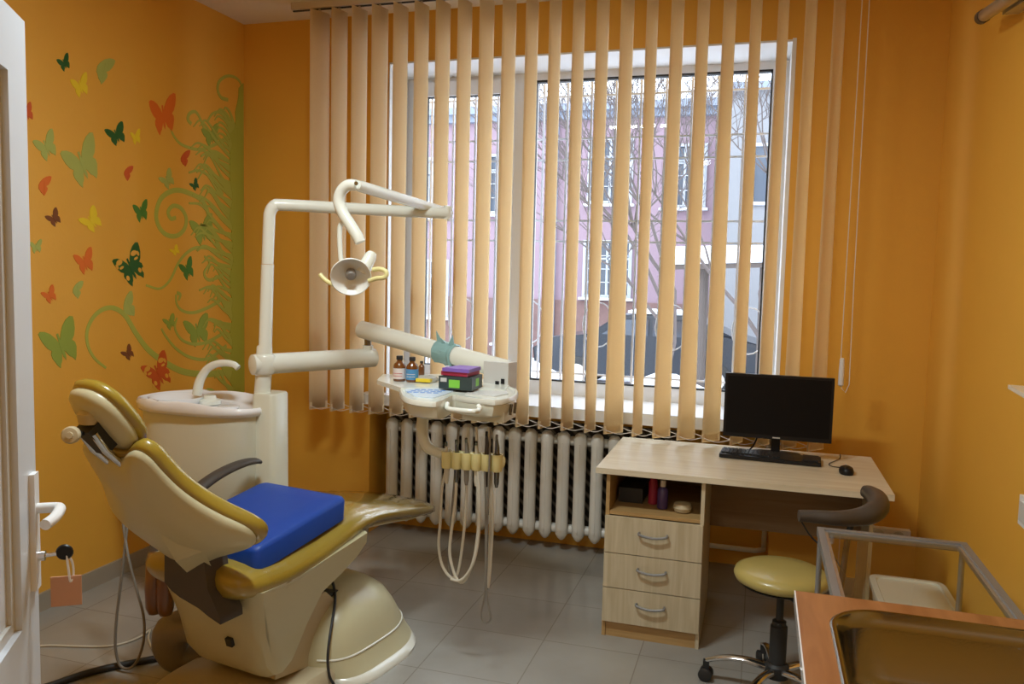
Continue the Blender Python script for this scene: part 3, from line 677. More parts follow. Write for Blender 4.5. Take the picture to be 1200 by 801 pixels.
VN=[
[(4.201,1.671),(4.106,1.819),(4.031,1.972),(3.899,2.017),(3.780,2.019),(3.678,1.967),(3.638,1.882),(3.656,1.815),(3.715,1.773),(3.797,1.772),(3.860,1.814),(3.875,1.877),(3.833,1.926),(3.771,1.934),(3.730,1.899),(3.750,1.863),(3.791,1.871)],
[(4.365,2.356),(4.392,2.568),(4.393,2.671),(4.384,2.731),(4.333,2.755),(4.250,2.745),(4.178,2.699),(4.161,2.646),(4.193,2.608),(4.258,2.607)],
[(4.231,2.310),(4.112,2.365),(4.036,2.401),(4.006,2.444),(3.962,2.479),(3.911,2.459),(3.897,2.424),(3.925,2.405)],
[(3.751,2.360),(3.784,2.311),(3.852,2.276),(3.997,2.274),(4.151,2.332),(4.256,2.390)],
[(3.555,1.499),(3.657,1.480),(3.738,1.526),(3.808,1.622),(3.880,1.681),(3.968,1.713),(4.105,1.708),(4.251,1.672)],
[(3.270,1.087),(3.200,1.141),(3.159,1.207),(3.155,1.278),(3.194,1.343),(3.260,1.382),(3.332,1.384),(3.406,1.342),(3.476,1.250),(3.568,1.153),(3.697,1.072),(3.835,1.009),(4.020,0.974),(4.245,0.960)],
[(3.785,1.446),(3.791,1.393),(3.840,1.353),(3.934,1.340),(4.063,1.366),(4.199,1.413)],
[(3.667,1.262),(3.706,1.212),(3.787,1.140),(3.908,1.081),(4.060,1.062),(4.230,1.125)],
[(3.790,1.317),(3.775,1.256),(3.830,1.190),(3.931,1.158),(4.061,1.164),(4.230,1.214)],
[(4.066,2.446),(4.113,2.498),(4.192,2.523),(4.257,2.491),(4.289,2.421)],
[(4.004,2.237),(4.095,2.279),(4.174,2.276),(4.271,2.239)],
[(3.900,2.131),(3.995,2.153),(4.109,2.118),(4.204,2.038)],
[(3.927,2.010),(4.031,2.001),(4.147,1.942),(4.235,1.867)],
[(4.028,1.666),(4.073,1.627),(4.026,1.567),(4.072,1.527),(4.200,1.558)],
[(3.980,1.467),(4.072,1.487),(4.167,1.465),(4.249,1.412)],
[(3.805,1.412),(3.820,1.445),(3.792,1.455)],
[(3.898,1.960),(4.001,1.959),(4.107,1.889),(4.235,1.796)],
]
def onwall(poly, m, label, name='butterfly_decal', x=XL+.0006, th=.0012, tri=True):
    bm = prism(B(), [(x, y, z) for y, z in poly], (th, 0, 0)); return bm
def bfly(kind):
    # outlines in unit space: list of polygons
    R_ = [(.03, .12), (.16, .42), (.38, .72), (.62, .90), (.86, .98), (1.0, .92), (.98, .68), (.90, .40), (.76, .14), (.60, .0), (.70, -.14), (.70, -.34), (.62, -.54), (.55, -.72), (.44, -.88), (.34, -.70), (.24, -.62), (.12, -.36), (.03, -.22)]
    if kind == 'h': return [[(x*1.6-.75, y) for x, y in R_]]
    L_ = [(-x*.82, y*.95-.08) for x, y in R_[::-1]]
    return [R_+L_]
NM = {'dg': 'dark green', 'lg': 'pale green', 'ye': 'yellow', 'rd': 'red', 'or': 'orange', 'gr': 'mid green', 'br': 'brown', 'mg': 'olive green'}
BLAB = ['small dark green butterfly nearest the ceiling on the orange wall', 'pale green half open butterfly near the top of the orange wall', 'yellow butterfly below the topmost dark green one', 'red butterfly partly cut off by the door edge', 'faint pale green butterfly close to the door, upper left', 'large pale green butterfly in the upper middle of the orange wall', 'dark green butterfly left of the small yellow one', 'small yellow butterfly right of the dark green one', 'large orange butterfly high on the wall, the biggest orange one', 'small red folded wing butterfly under the large orange one', 'tiny dark green butterfly among the upper vines', 'red folded wing butterfly beside the mid green one above the spiral', 'orange folded wing butterfly left of the large pale green one', 'pale green butterfly sitting on top of the vine spiral', 'mid green butterfly left of the vine spiral', 'brown butterfly near the door, upper of the two brown ones', 'yellow butterfly between the brown and mid green ones', 'pale green butterfly cut by the door edge at mid height', 'orange butterfly left of the dark green patterned one', 'dark green butterfly with cut out wing pattern in the wall middle', 'tiny yellow butterfly above the lower mid green one', 'mid green butterfly right of the patterned dark green one', 'small orange butterfly low by the door', 'pale green folded butterfly below the orange one', 'large olive green butterfly low near the door', 'small brown butterfly inside the big vine loop', 'red patterned butterfly just above the spittoon', 'pale green butterfly on top of the big vine loop', 'small olive butterfly in the lower vines', 'olive butterfly in the lower vines beside the green band', 'olive butterfly in the upper vines beside the green band', 'olive butterfly in the vines right of the spiral']
for (y, z, ay, az, by, bz, kd, c, rot), lab in zip(BF, BLAB):
    a = math.radians(rot+14); bm = B()
    def mp(p, s=1.0):
        u, v = p[0]*s, p[1]*s; u, v = u*math.cos(a)-v*math.sin(a), u*math.sin(a)+v*math.cos(a)
        return (y+u*ay+v*by, z+u*az+v*bz)
    for poly in bfly(kd):
        prism(bm, [(XL-.001, *mp(p)) for p in poly], (.0036, 0, 0))
    if kd == 'p':
        for sx in (-1, 1):
            for (cx, cy, rx, ry) in ((.5, .55, .2, .14), (.72, .42, .08, .14), (.5, .25, .14, .07), (.42, -.4, .1, .14), (.62, -.5, .08, .16)):
                prism(bm, [(XL+.0026, *mp((sx*(cx+rx*math.cos(t*PI/5)), cy+ry*math.sin(t*PI/5)))) for t in range(10)], (.0006, 0, 0), mi=1)
    # body
    prism(bm, [(XL+.0026, *mp(p)) for p in ((-.05, .5), (.05, .5), (.07, -.5), (0, -.7), (-.07, -.5))], (.0008, 0, 0))
    tag(obj('butterfly_decal', bm, ['p_'+c, 'wall'], smooth=0), lab, 'butterfly decal', 'butterfly decals on the orange wall')
mu = thing('vine_mural', 'green painted grass and curling vines beside the room corner', 'mural', (XL, 4.2, 1.8))
def ribbon(bm, pts, w0, w1, x):
    P = catmull([(0, p[0], p[1]) for p in pts], 6); n = len(P); A = []; C3 = []
    for i, p in enumerate(P):
        t = (P[min(i+1, n-1)]-P[max(i-1, 0)]).normalized(); nrm = Vector((0, -t.z, t.y)); w = (w0+(w1-w0)*i/(n-1))/2
        A.append((x, p.y+nrm.y*w, p.z+nrm.z*w)); C3.append((x, p.y-nrm.y*w, p.z-nrm.z*w))
    loft(bm, [[a, c, (x+.0018, c[1], c[2]), (x+.0018, a[1], a[2])] for a, c in zip(A, C3)])
bm = B()
for i, v in enumerate(VN): ribbon(bm, v, .012 if i else .03, .022 if i != 5 else .04, XL+.0003+i*.00008)
obj('vine_curls', bm, 'p_vn', mu, smooth=0)
bm = B(); rg = random.Random(2)
zz = .62
while zz < 2.55:
    L = .16+.14*rg.random()+(.10 if 1.6 < zz < 2.3 else 0); up_ = rg.uniform(.0, .12); c_ = rg.uniform(.02, .08)
    p = [(4.30, zz), (4.30-L*.4, zz+up_*.5+c_*.3), (4.30-L*.8, zz+up_+c_), (4.30-L, zz+up_+c_*.3)]
    if zz > 2.3: p = [(4.33, zz-.1), (4.33-L*.3, zz), (4.33-L*.6, zz+.03), (4.33-L*.75, zz+.0)]
    ribbon(bm, p, .026, .006, XL+.0019+.00001*rg.random()); zz += rg.uniform(.018, .036)
obj('grass_strokes', bm, 'p_vn', mu, smooth=0)
rg = random.Random(9)
edge = [(4.26+.045*rg.random() if z_ < 2.45 else 4.30+.05*(z_-2.45)/.2+.02*rg.random(), z_) for z_ in [.70+.05*i for i in range(41)]]
bm = prism(B(), [(XL+.0004, y_, z_) for y_, z_ in [(YB-.012, .70)]+edge[:]+[(YB-.012, 2.74)]], (.004, 0, 0)); obj('green_band', bm, 'p_bd', mu, smooth=0)

# ---------------------------------------------------------------- dental chair (local x = towards the camera side, y = towards the foot end)
CH = thing('dental_chair', 'cream dental chair with olive upholstery, reclined backrest and footrest under clear film', 'dental chair', (-1.85, 2.25, 0), math.radians(-10))
def L(name, b, m, par=CH, **k): return obj(name, b, m, par, local=True, **k)
# floor plate and base pod
b = B(); loft(b, [superell(0, .50, 0, .27, .50, 40, 5), superell(0, .50, .05, .27, .50, 40, 5), superell(0, .50, .075, .25, .48, 40, 5)]); L('floor_plate', b, 'cream2')
rings = []
for z, vh, ua, ub in ((0, .375, .46, 1.09), (.012, .375, .46, 1.095), (.03, .345, .45, 1.10), (.06, .32, .44, 1.09), (.12, .30, .445, 1.06), (.18, .285, .47, 1.02), (.24, .255, .52, .975), (.28, .215, .58, .92), (.305, .16, .64, .87), (.315, .07, .70, .82)):
    cu = (ua+ub)/2; hu = (ub-ua)/2; r_ = []
    for k in range(48):
        t = 2*PI*k/48; c, s = math.cos(t), math.sin(t)
        e = 2/2.4 if s > 0 else 2/5.
        r_.append((vh*math.copysign(abs(c)**(2/2.6), c), cu+hu*math.copysign(abs(s)**e, s), z))
    rings.append(r_)
b = B(); loft(b, rings[2:]); L('base_pod', b, 'cream', smooth=60)
b = B(); loft(b, rings[:3]); L('pod_skirt', b, 'white', smooth=60)
b = B(); P = []
for k in range(45):
    t = -PI*.30+PI*1.60*k/44; c, s = math.cos(t), math.sin(t); e = 2/2.4 if s > 0 else 2/5.
    P.append((.306*math.copysign(abs(c)**(2/2.6), c), .7565+.3125*math.copysign(abs(s)**e, s), .100))
tube(b, P, .0045, 8); L('pod_trim', b, 'white')
_arc = [(.285, .475, .02), (.275, .458, .06), (.262, .462, .12), (.248, .487, .18), (.222, .537, .24), (.185, .597, .28), (.135, .655, .305), (.06, .712, .318)]
L('pod_slot', tb(_arc+[(-x, y, z) for x, y, z in _arc[::-1]], .0055, 8, smooth=3), 'blackr')
# lift arm between the seat frame and the pod
b = B(); prism(b, [(-.17, .28, .10), (-.17, .30, .33), (-.17, .56, .335), (-.17, .64, .26), (-.17, .60, .05)], (.34, 0, 0)); L('lift_arm', b, 'cream2', bevel=.012)
b = B(); box(b, -.15, .15, .58, .66, .285, .305); L('arm_gaiter', b, 'blackr', bevel=.004)
# seat frame
poly = [(.10, .50), (.125, .44), (.165, .30), (.20, .17), (.235, .125), (.28, .115), (.33, .14), (.40, .25), (.485, .365), (.59, .42), (.67, .465), (.715, .515), (.70, .56), (.3, .50)]
sec = []
for v, s_ in ((-.215, .80), (-.20, .93), (-.17, .985), (-.13, 1.0), (.13, 1.0), (.17, .985), (.20, .93), (.215, .80)):
    sec.append([(v*(1+.22*max(0, (z-.35)/.15)), .42+(u-.42)*(.6+.4*s_), .40+(z-.40)*(s_ if z < .40 else 1)) for u, z in poly])
b = B(); loft(b, sec); L('seat_frame', b, 'cream', smooth=35)
ru = Matrix.Translation((.06, .172, .265)) @ Matrix.Rotation(math.radians(16), 4, 'X')
L('rating_plate', box(B(), -.014, .014, -.012, .02, -.016, .016, rot=ru), 'blackr', smooth=0)
# wrapped seat and leg rest in one continuous pad
st = [(.035, .535, .17, .022), (.045, .533, .22, .048), (.075, .528, .25, .062), (.15, .518, .262, .068), (.25, .512, .265, .069), (.45, .535, .265, .064), (.60, .568, .262, .058), (.70, .588, .258, .050), (.80, .588, .250, .042), (.95, .562, .238, .040), (1.10, .530, .228, .038), (1.24, .500, .214, .034), (1.31, .486, .195, .028), (1.345, .480, .15, .014)]
def padsec(u, zc, hw, ht, n=28, e=3.6):
    return [(hw*math.copysign(abs(math.cos(t))**(2/e), math.cos(t)), u, zc+ht*math.copysign(abs(math.sin(t))**(2/2.2), math.sin(t))) for t in [2*PI*k/n for k in range(n)]]
b = B(); loft(b, [padsec(*q) for q in st]); L('seat_cushion', b, 'olive', smooth=80)
st2 = [(u, zc, hw+.007, ht+.006) for u, zc, hw, ht in st[3:]]
rg = random.Random(4); b = B(); R0 = []
for q in [tuple(a+(c_-a)*t for a, c_ in zip(p, n_)) for p, n_ in zip(st2, st2[1:]) for t in (0, .2, .4, .6, .8)]+[st2[-1]]:
    R0.append([(x+rg.uniform(-.0022, .0022), y, z+rg.uniform(-.0028, .0028)) for x, y, z in padsec(*q, n=44)])
loft(b, R0, caps=False); L('plastic_film', b, 'film', smooth=80)
L('leg_rest_shell', loft(B(), [padsec(u, zc-.03, hw*.9, .018) for u, zc, hw in ((.78, .575, .235), (.95, .550, .225), (1.15, .512, .208), (1.28, .488, .16))]), 'cream')
# backrest
def bp(v, s, d): return (v, .03-.555*s+.832*d, .60+.832*s+.555*d)
half = [(0, -.03), (.05, -.022), (.11, .012), (.18, .045), (.25, .066), (.312, .088), (.334, .128), (.320, .175), (.268, .232), (.218, .295), (.180, .365), (.160, .435), (.148, .495), (.12, .525), (.08, .515), (.04, .49), (0, .485)]
outl = half+[(-v, s) for v, s in half[-2:0:-1]]
outl3 = [tuple(p)[:2] for p in catmull([(v, s, 0) for v, s in outl]+[(outl[0][0], outl[0][1], 0)], 3)][:-1]
def dish(rings, m, name, cen=(0, .24), curl=.55):
    b = B()
    R_ = []
    for k, d in rings:
        R_.append([bp(cen[0]+(v-cen[0])*k, cen[1]+(s-cen[1])*k, d+curl*((v*k)**2)) for v, s in outl3])
    loft(b, R_); return L(name, b, m, smooth=50)
dish([(.98, .012), (1.0, .006), (.995, -.004), (.965, -.014), (.80, -.026), (.5, -.038), (.2, -.044)], 'cream', 'back_shell')
dish([(.98, .010), (1.01, .011), (1.04, .020), (1.05, .036), (1.035, .050), (.98, .060), (.80, .066), (.3, .068)], 'olive', 'back_cushion')
# folded crease on the back shell
b = B(); loft(b, [[bp(.03, .27, -.030), bp(.04, .27, -.034), bp(.05, .27, -.030)], [bp(.0, .08, -.028), bp(.05, .07, -.056), bp(.16, .10, -.012)], [bp(-.02, -.015, -.008), bp(.035, -.03, -.038), bp(.12, -.008, -.002)]]); L('shell_crease', b, 'cream', smooth=0)
# hinge cover
b = prism(B(), [(-.07, .0, .62), (.12, .0, .62), (.135, .0, .53), (.185, .005, .445), (.182, .01, .415), (.13, .01, .43), (.08, .01, .450), (-.01, .01, .470), (-.05, .01, .485), (-.072, .0, .515)], (0, .10, 0)); L('hinge_cover', b, 'grey', bevel=.012, bseg=3)
# head rest
hn = Vector((0, .79, .61)); ht_ = Vector((0, -.61, .79)); hc = Vector((0, -.265, 1.138))
def hp_(v, s, d): q = hc+ht_*s+hn*d; return (v, q.y, q.z)
def oval(a, c, d, n=36, e=2.5): return [hp_(a*math.copysign(abs(math.cos(t))**(2/e), math.cos(t)), c*math.copysign(abs(math.sin(t))**(2/e), math.sin(t)), d+.35*(a*math.cos(t))**2) for t in [2*PI*k/n for k in range(n)]]
b = B(); loft(b, [oval(.04, .05, -.045), oval(.065, .09, -.042), (oval(.088, .118, -.028)), oval(.095, .126, -.012), oval(.092, .122, 0)]); L('headrest_shell', b, 'cream', smooth=60)
b = B(); loft(b, [oval(.088, .118, -.002), oval(.100, .130, .004), oval(.106, .136, .018), oval(.098, .128, .034), (oval(.07, .09, .042)), oval(.03, .03, .044)]); L('headrest_cushion', b, 'olive', smooth=60)
b = B(); box(b, -.035, .035, -.03, .03, -.05, .05, rot=Matrix.Translation((0, -.295, 1.085)) @ Matrix.Rotation(math.radians(40), 4, 'X')); L('headrest_joint', b, 'blackr', bevel=.008)
b = B(); tube(b, [(-.03, -.33, 1.10), (-.03, -.29, 1.04), (-.03, -.215, .97)], .012, 10); tube(b, [(.03, -.33, 1.10), (.03, -.29, 1.04), (.03, -.215, .97)], .012, 10); L('headrest_bars', b, 'chrome')
kb_ = L('adjustment_knob', lathe(B(), [(.005, -.012), (.021, -.012), (.025, -.007), (.025, .007), (.021, .012), (.010, .013), (.009, .017), (.003, .017)], (.05, -.415, 1.112), (.6, -.75, .1), 24), 'cream2')
L('knob_shaft', tb([(.04, -.41, 1.11), (.0, -.34, 1.10)], .008, 10), 'blackr')
L('bracket_cover', loft(B(), [superell(0, -.325, 1.125, .030, .022, 20, 2.4), superell(0, -.325, 1.155, .034, .028, 20, 2.4), superell(0, -.315, 1.180, .026, .022, 20, 2.4), superell(0, -.305, 1.188, .012, .01, 20, 2.4)]), 'cream2')
# far armrest
ap = [(-.33, .16, .48), (-.345, .22, .58), (-.355, .32, .665), (-.36, .44, .722), (-.36, .55, .754), (-.36, .65, .766), (-.36, .72, .762), (-.36, .75, .752)]
L('arm_rest', tb(ap, [.030, .032, .030, .028, .026, .022, .014], 14, smooth=4, flat=.62), 'grey')
L('arm_bracket', tb([(-.33, .18, .52), (-.30, .17, .46), (-.22, .2, .44)], .022, 10), 'cream2')
b = B()
for dx, y_ in ((-.024, 0), (.022, .012)):
    lathe(b, [(.006, 0), (.022, .006), (.031, .03), (.033, .10), (.028, .20), (.018, .24)], (-.292+dx, .155+y_, .288), (0, 0, 1), 16)
L('hanging_pad', b, 'brownpad', smooth=80)
L('connection_elbow', tb([(-.17, .27, .20), (-.25, .25, .22), (-.32, .24, .19), (-.345, .25, .12), (-.33, .28, .062), (-.27, .34, .055)], [.05, .06, .068, .066, .06, .05], 18, smooth=4), 'elbow')

cu_ = thing('booster_cushion', 'bright blue square foam cushion lying on the dental chair seat', 'cushion', (-1.85+.174*.38, 2.25+.985*.38, .60), math.radians(-10))
def cs(z, ins, tilt=.151):
    out = []
    a, c, r_ = .222-ins, .246-ins, .03
    for sx, sy, a0 in ((1, 1, 0), (-1, 1, 90), (-1, -1, 180), (1, -1, 270)):
        for i in range(6):
            t = math.radians(a0+90*i/5); y = sy*(c-r_)+r_*math.sin(t); out.append((sx*(a-r_)+r_*math.cos(t), y, z+y*tilt))
    return out
b = B(); loft(b, [cs(-.018, .012), cs(-.010, .002), cs(.062, 0), cs(.074, .005), cs(.080, .018), cs(.084, .09)]); obj('foam_block', b, 'blue', cu_, local=True, smooth=50)

# ---------------------------------------------------------------- spittoon unit
U = thing('spittoon_unit', 'white spittoon cabinet with ceramic bowl, faucet and tall pole arm for lamp and tray', 'dental unit', (-2.4, 3.15, 0))
b = B(); loft(b, [superell(-2.40, 3.16, .42, .25, .13, 40, 3.2), superell(-2.41, 3.16, .46, .275, .15, 40, 3.2), superell(-2.42, 3.16, .70, .295, .165, 40, 3.2), superell(-2.425, 3.16, .948, .302, .17, 40, 3.2)]); obj('cabinet', b, 'cream_w', U, smooth=60)
b = B(); loft(b, [superell(-2.33, 3.16, 0, .15, .11, 28, 4), superell(-2.33, 3.16, .43, .14, .11, 28, 4)]); obj('pedestal', b, 'cream_w', U)
# bowl tray
def bt(z, ins, wob=.0): return [(x, y, z+wob*(1 if x < -2.55 else 0)+(.012*math.cos((x+2.42)/.33*PI))*(1 if wob else 0)) for x, y, _ in superell(-2.425, 3.15, 0, .330-ins, .19-ins*.8, 48, 2.8)]
b = B(); loft(b, [bt(.942, .03), bt(.946, .012), bt(.96, .002), bt(.985, 0, .012), bt(.996, .008, .014), bt(.992, .022, .014), bt(.972, .040), bt(.965, .10), bt(.962, .2)]); obj('bowl_tray', b, 'whitec', U, smooth=70)
b = B(); lathe(b, [(.001, -.045), (.05, -.04), (.095, -.01), (.118, .022), (.126, .024), (.122, .012), (.10, -.03), (.001, -.05)], (-2.585, 3.14, .975), seg=36); obj('rinse_bowl', b, 'whitec', U, smooth=80)
obj('cup_stand', lathe(B(), [(.04, 0), (.045, .005), (.045, .012), (.038, .014), (.001, .012)], (-2.27, 3.10, .968), seg=28), 'whitec', U)
obj('faucet_base', lathe(B(), [(.05, -.01), (.05, .008), (.03, .016), (.026, .03), (.001, .03)], (-2.44, 3.19, .975), seg=24), 'white', U)
obj('faucet', tb([(-2.511,3.190,1.004),(-2.501,3.190,1.053),(-2.481,3.190,1.095),(-2.448,3.190,1.133),(-2.401,3.190,1.155),(-2.350,3.190,1.162),(-2.308,3.190,1.157),(-2.285,3.190,1.142)], [.023, .022, .020, .018, .017, .016, .015, .014], 14, smooth=4), 'white', U)
# side column and pole
b = B(); loft(b, [superell(-2.10, 3.17, .12, .062, .075, 24, 5), superell(-2.10, 3.17, 1.035, .058, .07, 24, 5), superell(-2.10, 3.17, 1.045, .052, .064, 24, 5)]); obj('side_column', b, 'cream_w', U)
PX, PY = -2.115, 3.15
obj('pole', tb([(-2.13, PY, 1.04), (-2.122, PY, 1.14)], .036, 20), 'white', U)
obj('pole', tb([(-2.120, PY, 1.21), (-2.117, PY, 1.25), (-2.113, PY, 1.26), (-2.102, PY, 1.62)], [.036, .034, .029, .028], 20), 'white', U)
jl = Vector((-1.453,3.652,1.885))
pt = Vector((-2.087, PY, 1.885)); dl_ = (jl-pt).normalized()
up_pole = [(-2.102, PY, 1.622), (-2.094, PY, 1.80), (-2.090, PY, 1.845), pt+dl_*.015+Vector((0, 0, -.008)), pt+dl_*.05, pt+dl_*.3, pt+dl_*.6, jl]
obj('lamp_pole_arm', tb(up_pole, .0265, 18, smooth=5), 'white', U)
hub = obj('arm_hub', lathe(B(), [(.02, -.047), (.042, -.045), (.05, -.035), (.05, .035), (.042, .045), (.02, .047)], (-2.121, PY, 1.173), seg=28), 'white', U)
j1 = Vector((-1.834,3.600,1.176)); a0 = Vector((-2.125, PY, 1.173)); d1 = (j1-a0).normalized()
obj('swing_arm', tb([a0-d1*.055, a0-d1*.05, a0+d1*.02, j1-d1*.02, j1+d1*.035, j1+d1*.042], [.030, .046, .047, .047, .046, .030], 24), 'white', U)
obj('joint_pin', tb([j1+Vector((0, 0, .035)), j1+Vector((0, 0, .115))], .017, 14), 'steel', U)
obj('joint_collar', tb([j1+Vector((0, 0, .03)), j1+Vector((0, 0, .062))], .026, 16), 'white', U)
s0 = Vector((-1.849,3.600,1.311)); s1 = Vector((-1.014,3.300,1.192)); d2 = (s1-s0).normalized()
obj('balance_arm', tb([s0-d2*.03, s0-d2*.025, s0+d2*.01, s1-d2*.02, s1], [.030, .042, .043, .043, .040], 24), 'white', U)
eb = Vector((-1.049,3.290,1.180))
b = B(); box(b, -.062, .062, -.035, .035, -.062, .05, rot=Matrix.Translation(eb) @ Matrix.Rotation(math.radians(-14), 4, 'Z')); end = obj('arm_end_box', b, 'ltgrey', U, bevel=.01)
rb_ = Matrix.Translation(eb) @ Matrix.Rotation(math.radians(-14), 4, 'Z'); b = B()
box(b, .028, .045, -.038, -.033, -.040, -.018, rot=rb_); obj('button', b, 'black', end, bevel=.001)
b = B(); box(b, .0, .018, -.038, -.033, -.046, -.030, rot=rb_); obj('button', b, 'black', end, bevel=.001)
# second lamp arm, swan neck, lamp
e0 = Vector((-1.510,3.844,1.900)); e1 = Vector((-1.575,2.980,1.945))
nk = [(-1.575,2.980,1.945),(-1.613,2.980,1.945),(-1.644,2.980,1.921),(-1.655,2.980,1.880),(-1.635,2.980,1.832),(-1.600,2.980,1.784),(-1.569,2.980,1.740),(-1.557,2.980,1.716)]
obj('lamp_joint', lathe(B(), [(.006, -.03), (.018, -.03), (.020, 0), (.018, .034), (.006, .036)], jl+Vector((.004, 0, .002)), (.1, 0, 1), 20), 'white', U)
obj('lamp_spring_arm', tb([e0, e0+(e1-e0)*.04, e0+(e1-e0)*.96, e1], [.02, .0235, .0235, .02], 18), 'white', U)
obj('joint_screw', lathe(B(), [(.002, -.003), (.008, -.003), (.008, .003), (.002, .003)], e1+Vector((.012, -.026, .004)), (.3, -1, 0), 12), 'steel', U)
obj('lamp_neck', tb(nk, [.0225, .0235, .0235, .0235, .0235, .0235, .023, .021], 18, smooth=4), 'white', U)
lp = [(-1.569,2.980,1.729),(-1.603,2.980,1.705),(-1.627,2.980,1.743),(-1.627,2.980,1.791),(-1.666,2.980,1.801),(-1.689,2.980,1.777),(-1.689,2.980,1.693),(-1.685,2.980,1.638)]
LC = Vector((-1.571,2.930,1.578)); ln = Vector((.42, -.80, -.40)).normalized()
yk = [(-1.617,2.990,1.812),(-1.648,2.990,1.791),(-1.656,2.990,1.764),(-1.655,2.990,1.712),(-1.651,2.990,1.660),(-1.643,2.990,1.625)]
obj('lamp_yoke', tb(yk, [.008, .010, .010, .010, .010, .012], 10, smooth=4), 'white', U)
obj('lamp_body', tb([Vector((-1.524,3.020,1.673)), Vector((-1.526,3.010,1.659)), Vector((-1.554,2.990,1.592))], [.020, .026, .030], 18), 'white', U)
lamp = obj('lamp_reflector', lathe(B(), [(.018, -.058), (.050, -.048), (.074, -.016), (.082, .004), (.079, .006), (.068, -.012), (.044, -.036), (.015, -.045), (.001, -.045)], LC, ln, 40), 'reflect', U, smooth=80)
obj('bulb_shield', lathe(B(), [(.002, -.04), (.020, -.04), (.022, -.01), (.016, .0), (.002, .002)], LC, ln, 20), 'grey_hose_m', lamp)
hh = Vector((.88, .42, .1)).normalized()
for sgn in (-1, 1):
    q = {-1:[(-1.663,2.950,1.544),(-1.687,2.950,1.554),(-1.710,2.950,1.571),(-1.722,2.950,1.584)],1:[(-1.512,2.970,1.562),(-1.478,2.970,1.573),(-1.444,2.970,1.577),(-1.433,2.970,1.591),(-1.441,2.970,1.605),(-1.467,2.970,1.611),(-1.494,2.970,1.607)]}[sgn]
    obj('lamp_handle', tb(q, .0095, 10, smooth=4), 'yellowed', lamp)

# ---------------------------------------------------------------- instrument tray
TR = thing('instrument_tray', 'white dental instrument tray with pale blue control panel and rear shelf', 'dental tray', (-1.15, 3.05, 1.13))
tp = [(-1.371,2.970,1.130),(-1.295,2.829,1.130),(-1.220,2.748,1.130),(-1.128,2.725,1.130),(-1.109,2.779,1.130),(-1.121,2.914,1.130),(-1.064,2.893,1.130),(-0.931,2.865,1.130),(-0.898,2.975,1.130),(-0.909,3.094,1.130),(-0.954,3.207,1.130),(-1.055,3.302,1.130),(-1.196,3.260,1.130),(-1.386,3.103,1.130)]
tpS = [tuple(p) for p in catmull(list(tp)+[tp[0]], 3)][:-1]
cxy = Vector((sum(p[0] for p in tpS)/len(tpS), sum(p[1] for p in tpS)/len(tpS), 0))
def ring(k, z): return [(cxy.x+(p[0]-cxy.x)*k, cxy.y+(p[1]-cxy.y)*k, z) for p in tpS]
obj('tray_top', loft(B(), [ring(.97, 1.108), ring(1.0, 1.112), ring(1.0, 1.124), ring(.985, 1.131), ring(.95, 1.131), ring(.93, 1.127)]), 'white', TR, smooth=35)
obj('tray_body', loft(B(), [ring(.86, 1.060), ring(.93, 1.068), ring(.965, 1.095), ring(.965, 1.108)]), 'cream_w', TR, smooth=35)
def flat(pts, z, th, m, name, par=TR, **k): return obj(name, prism(B(), [(p[0], p[1], z) for p in pts], (0, 0, th)), m, par, smooth=0, **k)
pan = flat([(-1.343,2.958,1.130),(-1.242,2.830,1.130),(-1.165,2.821,1.130),(-1.156,2.922,1.130),(-1.159,3.050,1.130),(-1.230,3.096,1.130),(-1.360,3.045,1.130)], 1.1268, .004, 'bluefilm', 'control_panel')
for i in range(3):
    for j in range(5):
        p = Vector((-1.302,2.965,1.130))*(1-j/5)+Vector((-1.173,2.990,1.130))*(j/5)+Vector((.0, -.05+.038*i, 0))
        obj('panel_button', lathe(B(), [(.001, .0), (.011, .0), (.010, .0015), (.001, .0015)], (p.x, p.y, 1.1308), seg=12), 'bluep', pan)
flat([(-1.092,2.978,1.130),(-0.965,2.966,1.130),(-0.937,3.055,1.130),(-0.985,3.164,1.130),(-1.116,3.154,1.130)], 1.1268, .0036, 'ltgrey', 'rubber_mat')
sp = [(-1.557,3.145,1.140),(-1.629,3.343,1.140),(-1.382,3.476,1.140),(-1.085,3.391,1.140),(-0.999,3.279,1.140),(-0.972,3.120,1.140),(-1.222,3.077,1.140),(-1.366,2.976,1.140)]
flat(sp, 1.118, .018, 'white', 'rear_shelf', bevel=.004)
obj('tray_handle', tb([(-1.108,2.828,1.110),(-1.094,2.794,1.100),(-1.058,2.769,1.100),(-0.977,2.766,1.100),(-0.978,2.827,1.100),(-0.990,2.841,1.110)], .010, 10, smooth=3), 'white', TR)
b = B(); hb = Vector((-0.999,2.927,1.100)); box(b, hb.x-.085, hb.x+.085, hb.y, hb.y+.16, 1.035, 1.075, rot=None); obj('instrument_housing', b, 'cream_w', TR, bevel=.012)
obj('mount_post', tb([(eb.x, eb.y, eb.z-.05), (eb.x-.0, eb.y-.02, 1.12)], .022, 14), 'white', TR)
arm_ = [(-1.278,3.000,1.028),(-1.281,3.000,0.979),(-1.273,3.000,0.927),(-1.250,3.000,0.894),(-1.209,3.000,0.880),(-1.157,3.000,0.878)]
obj('holder_arm', tb(arm_, [.024, .024, .023, .022, .021, .020], 14, smooth=4), 'cream_w', TR)
hA = Vector((-1.186,3.000,0.861)); hB = Vector((-0.934,3.000,0.867)); hd = (hB-hA).normalized(); sd = hd.cross(Vector((0, 0, 1)))
hold = obj('holder_bar', tb([hA, hB], .026, 10, flat=.9), 'yellowed', TR)
for k in range(6):
    c0 = hA+hd*((k+.5)/6*(hB-hA).length)+sd*.018
    b = B(); lathe(b, [(.0185, -.036), (.0215, -.032), (.0225, .026), (.0235, .032), (.018, .032), (.0155, .0), (.0145, -.036)], c0, (0, 0, 1), 18); obj('holder_cup', b, 'yellowed', hold)
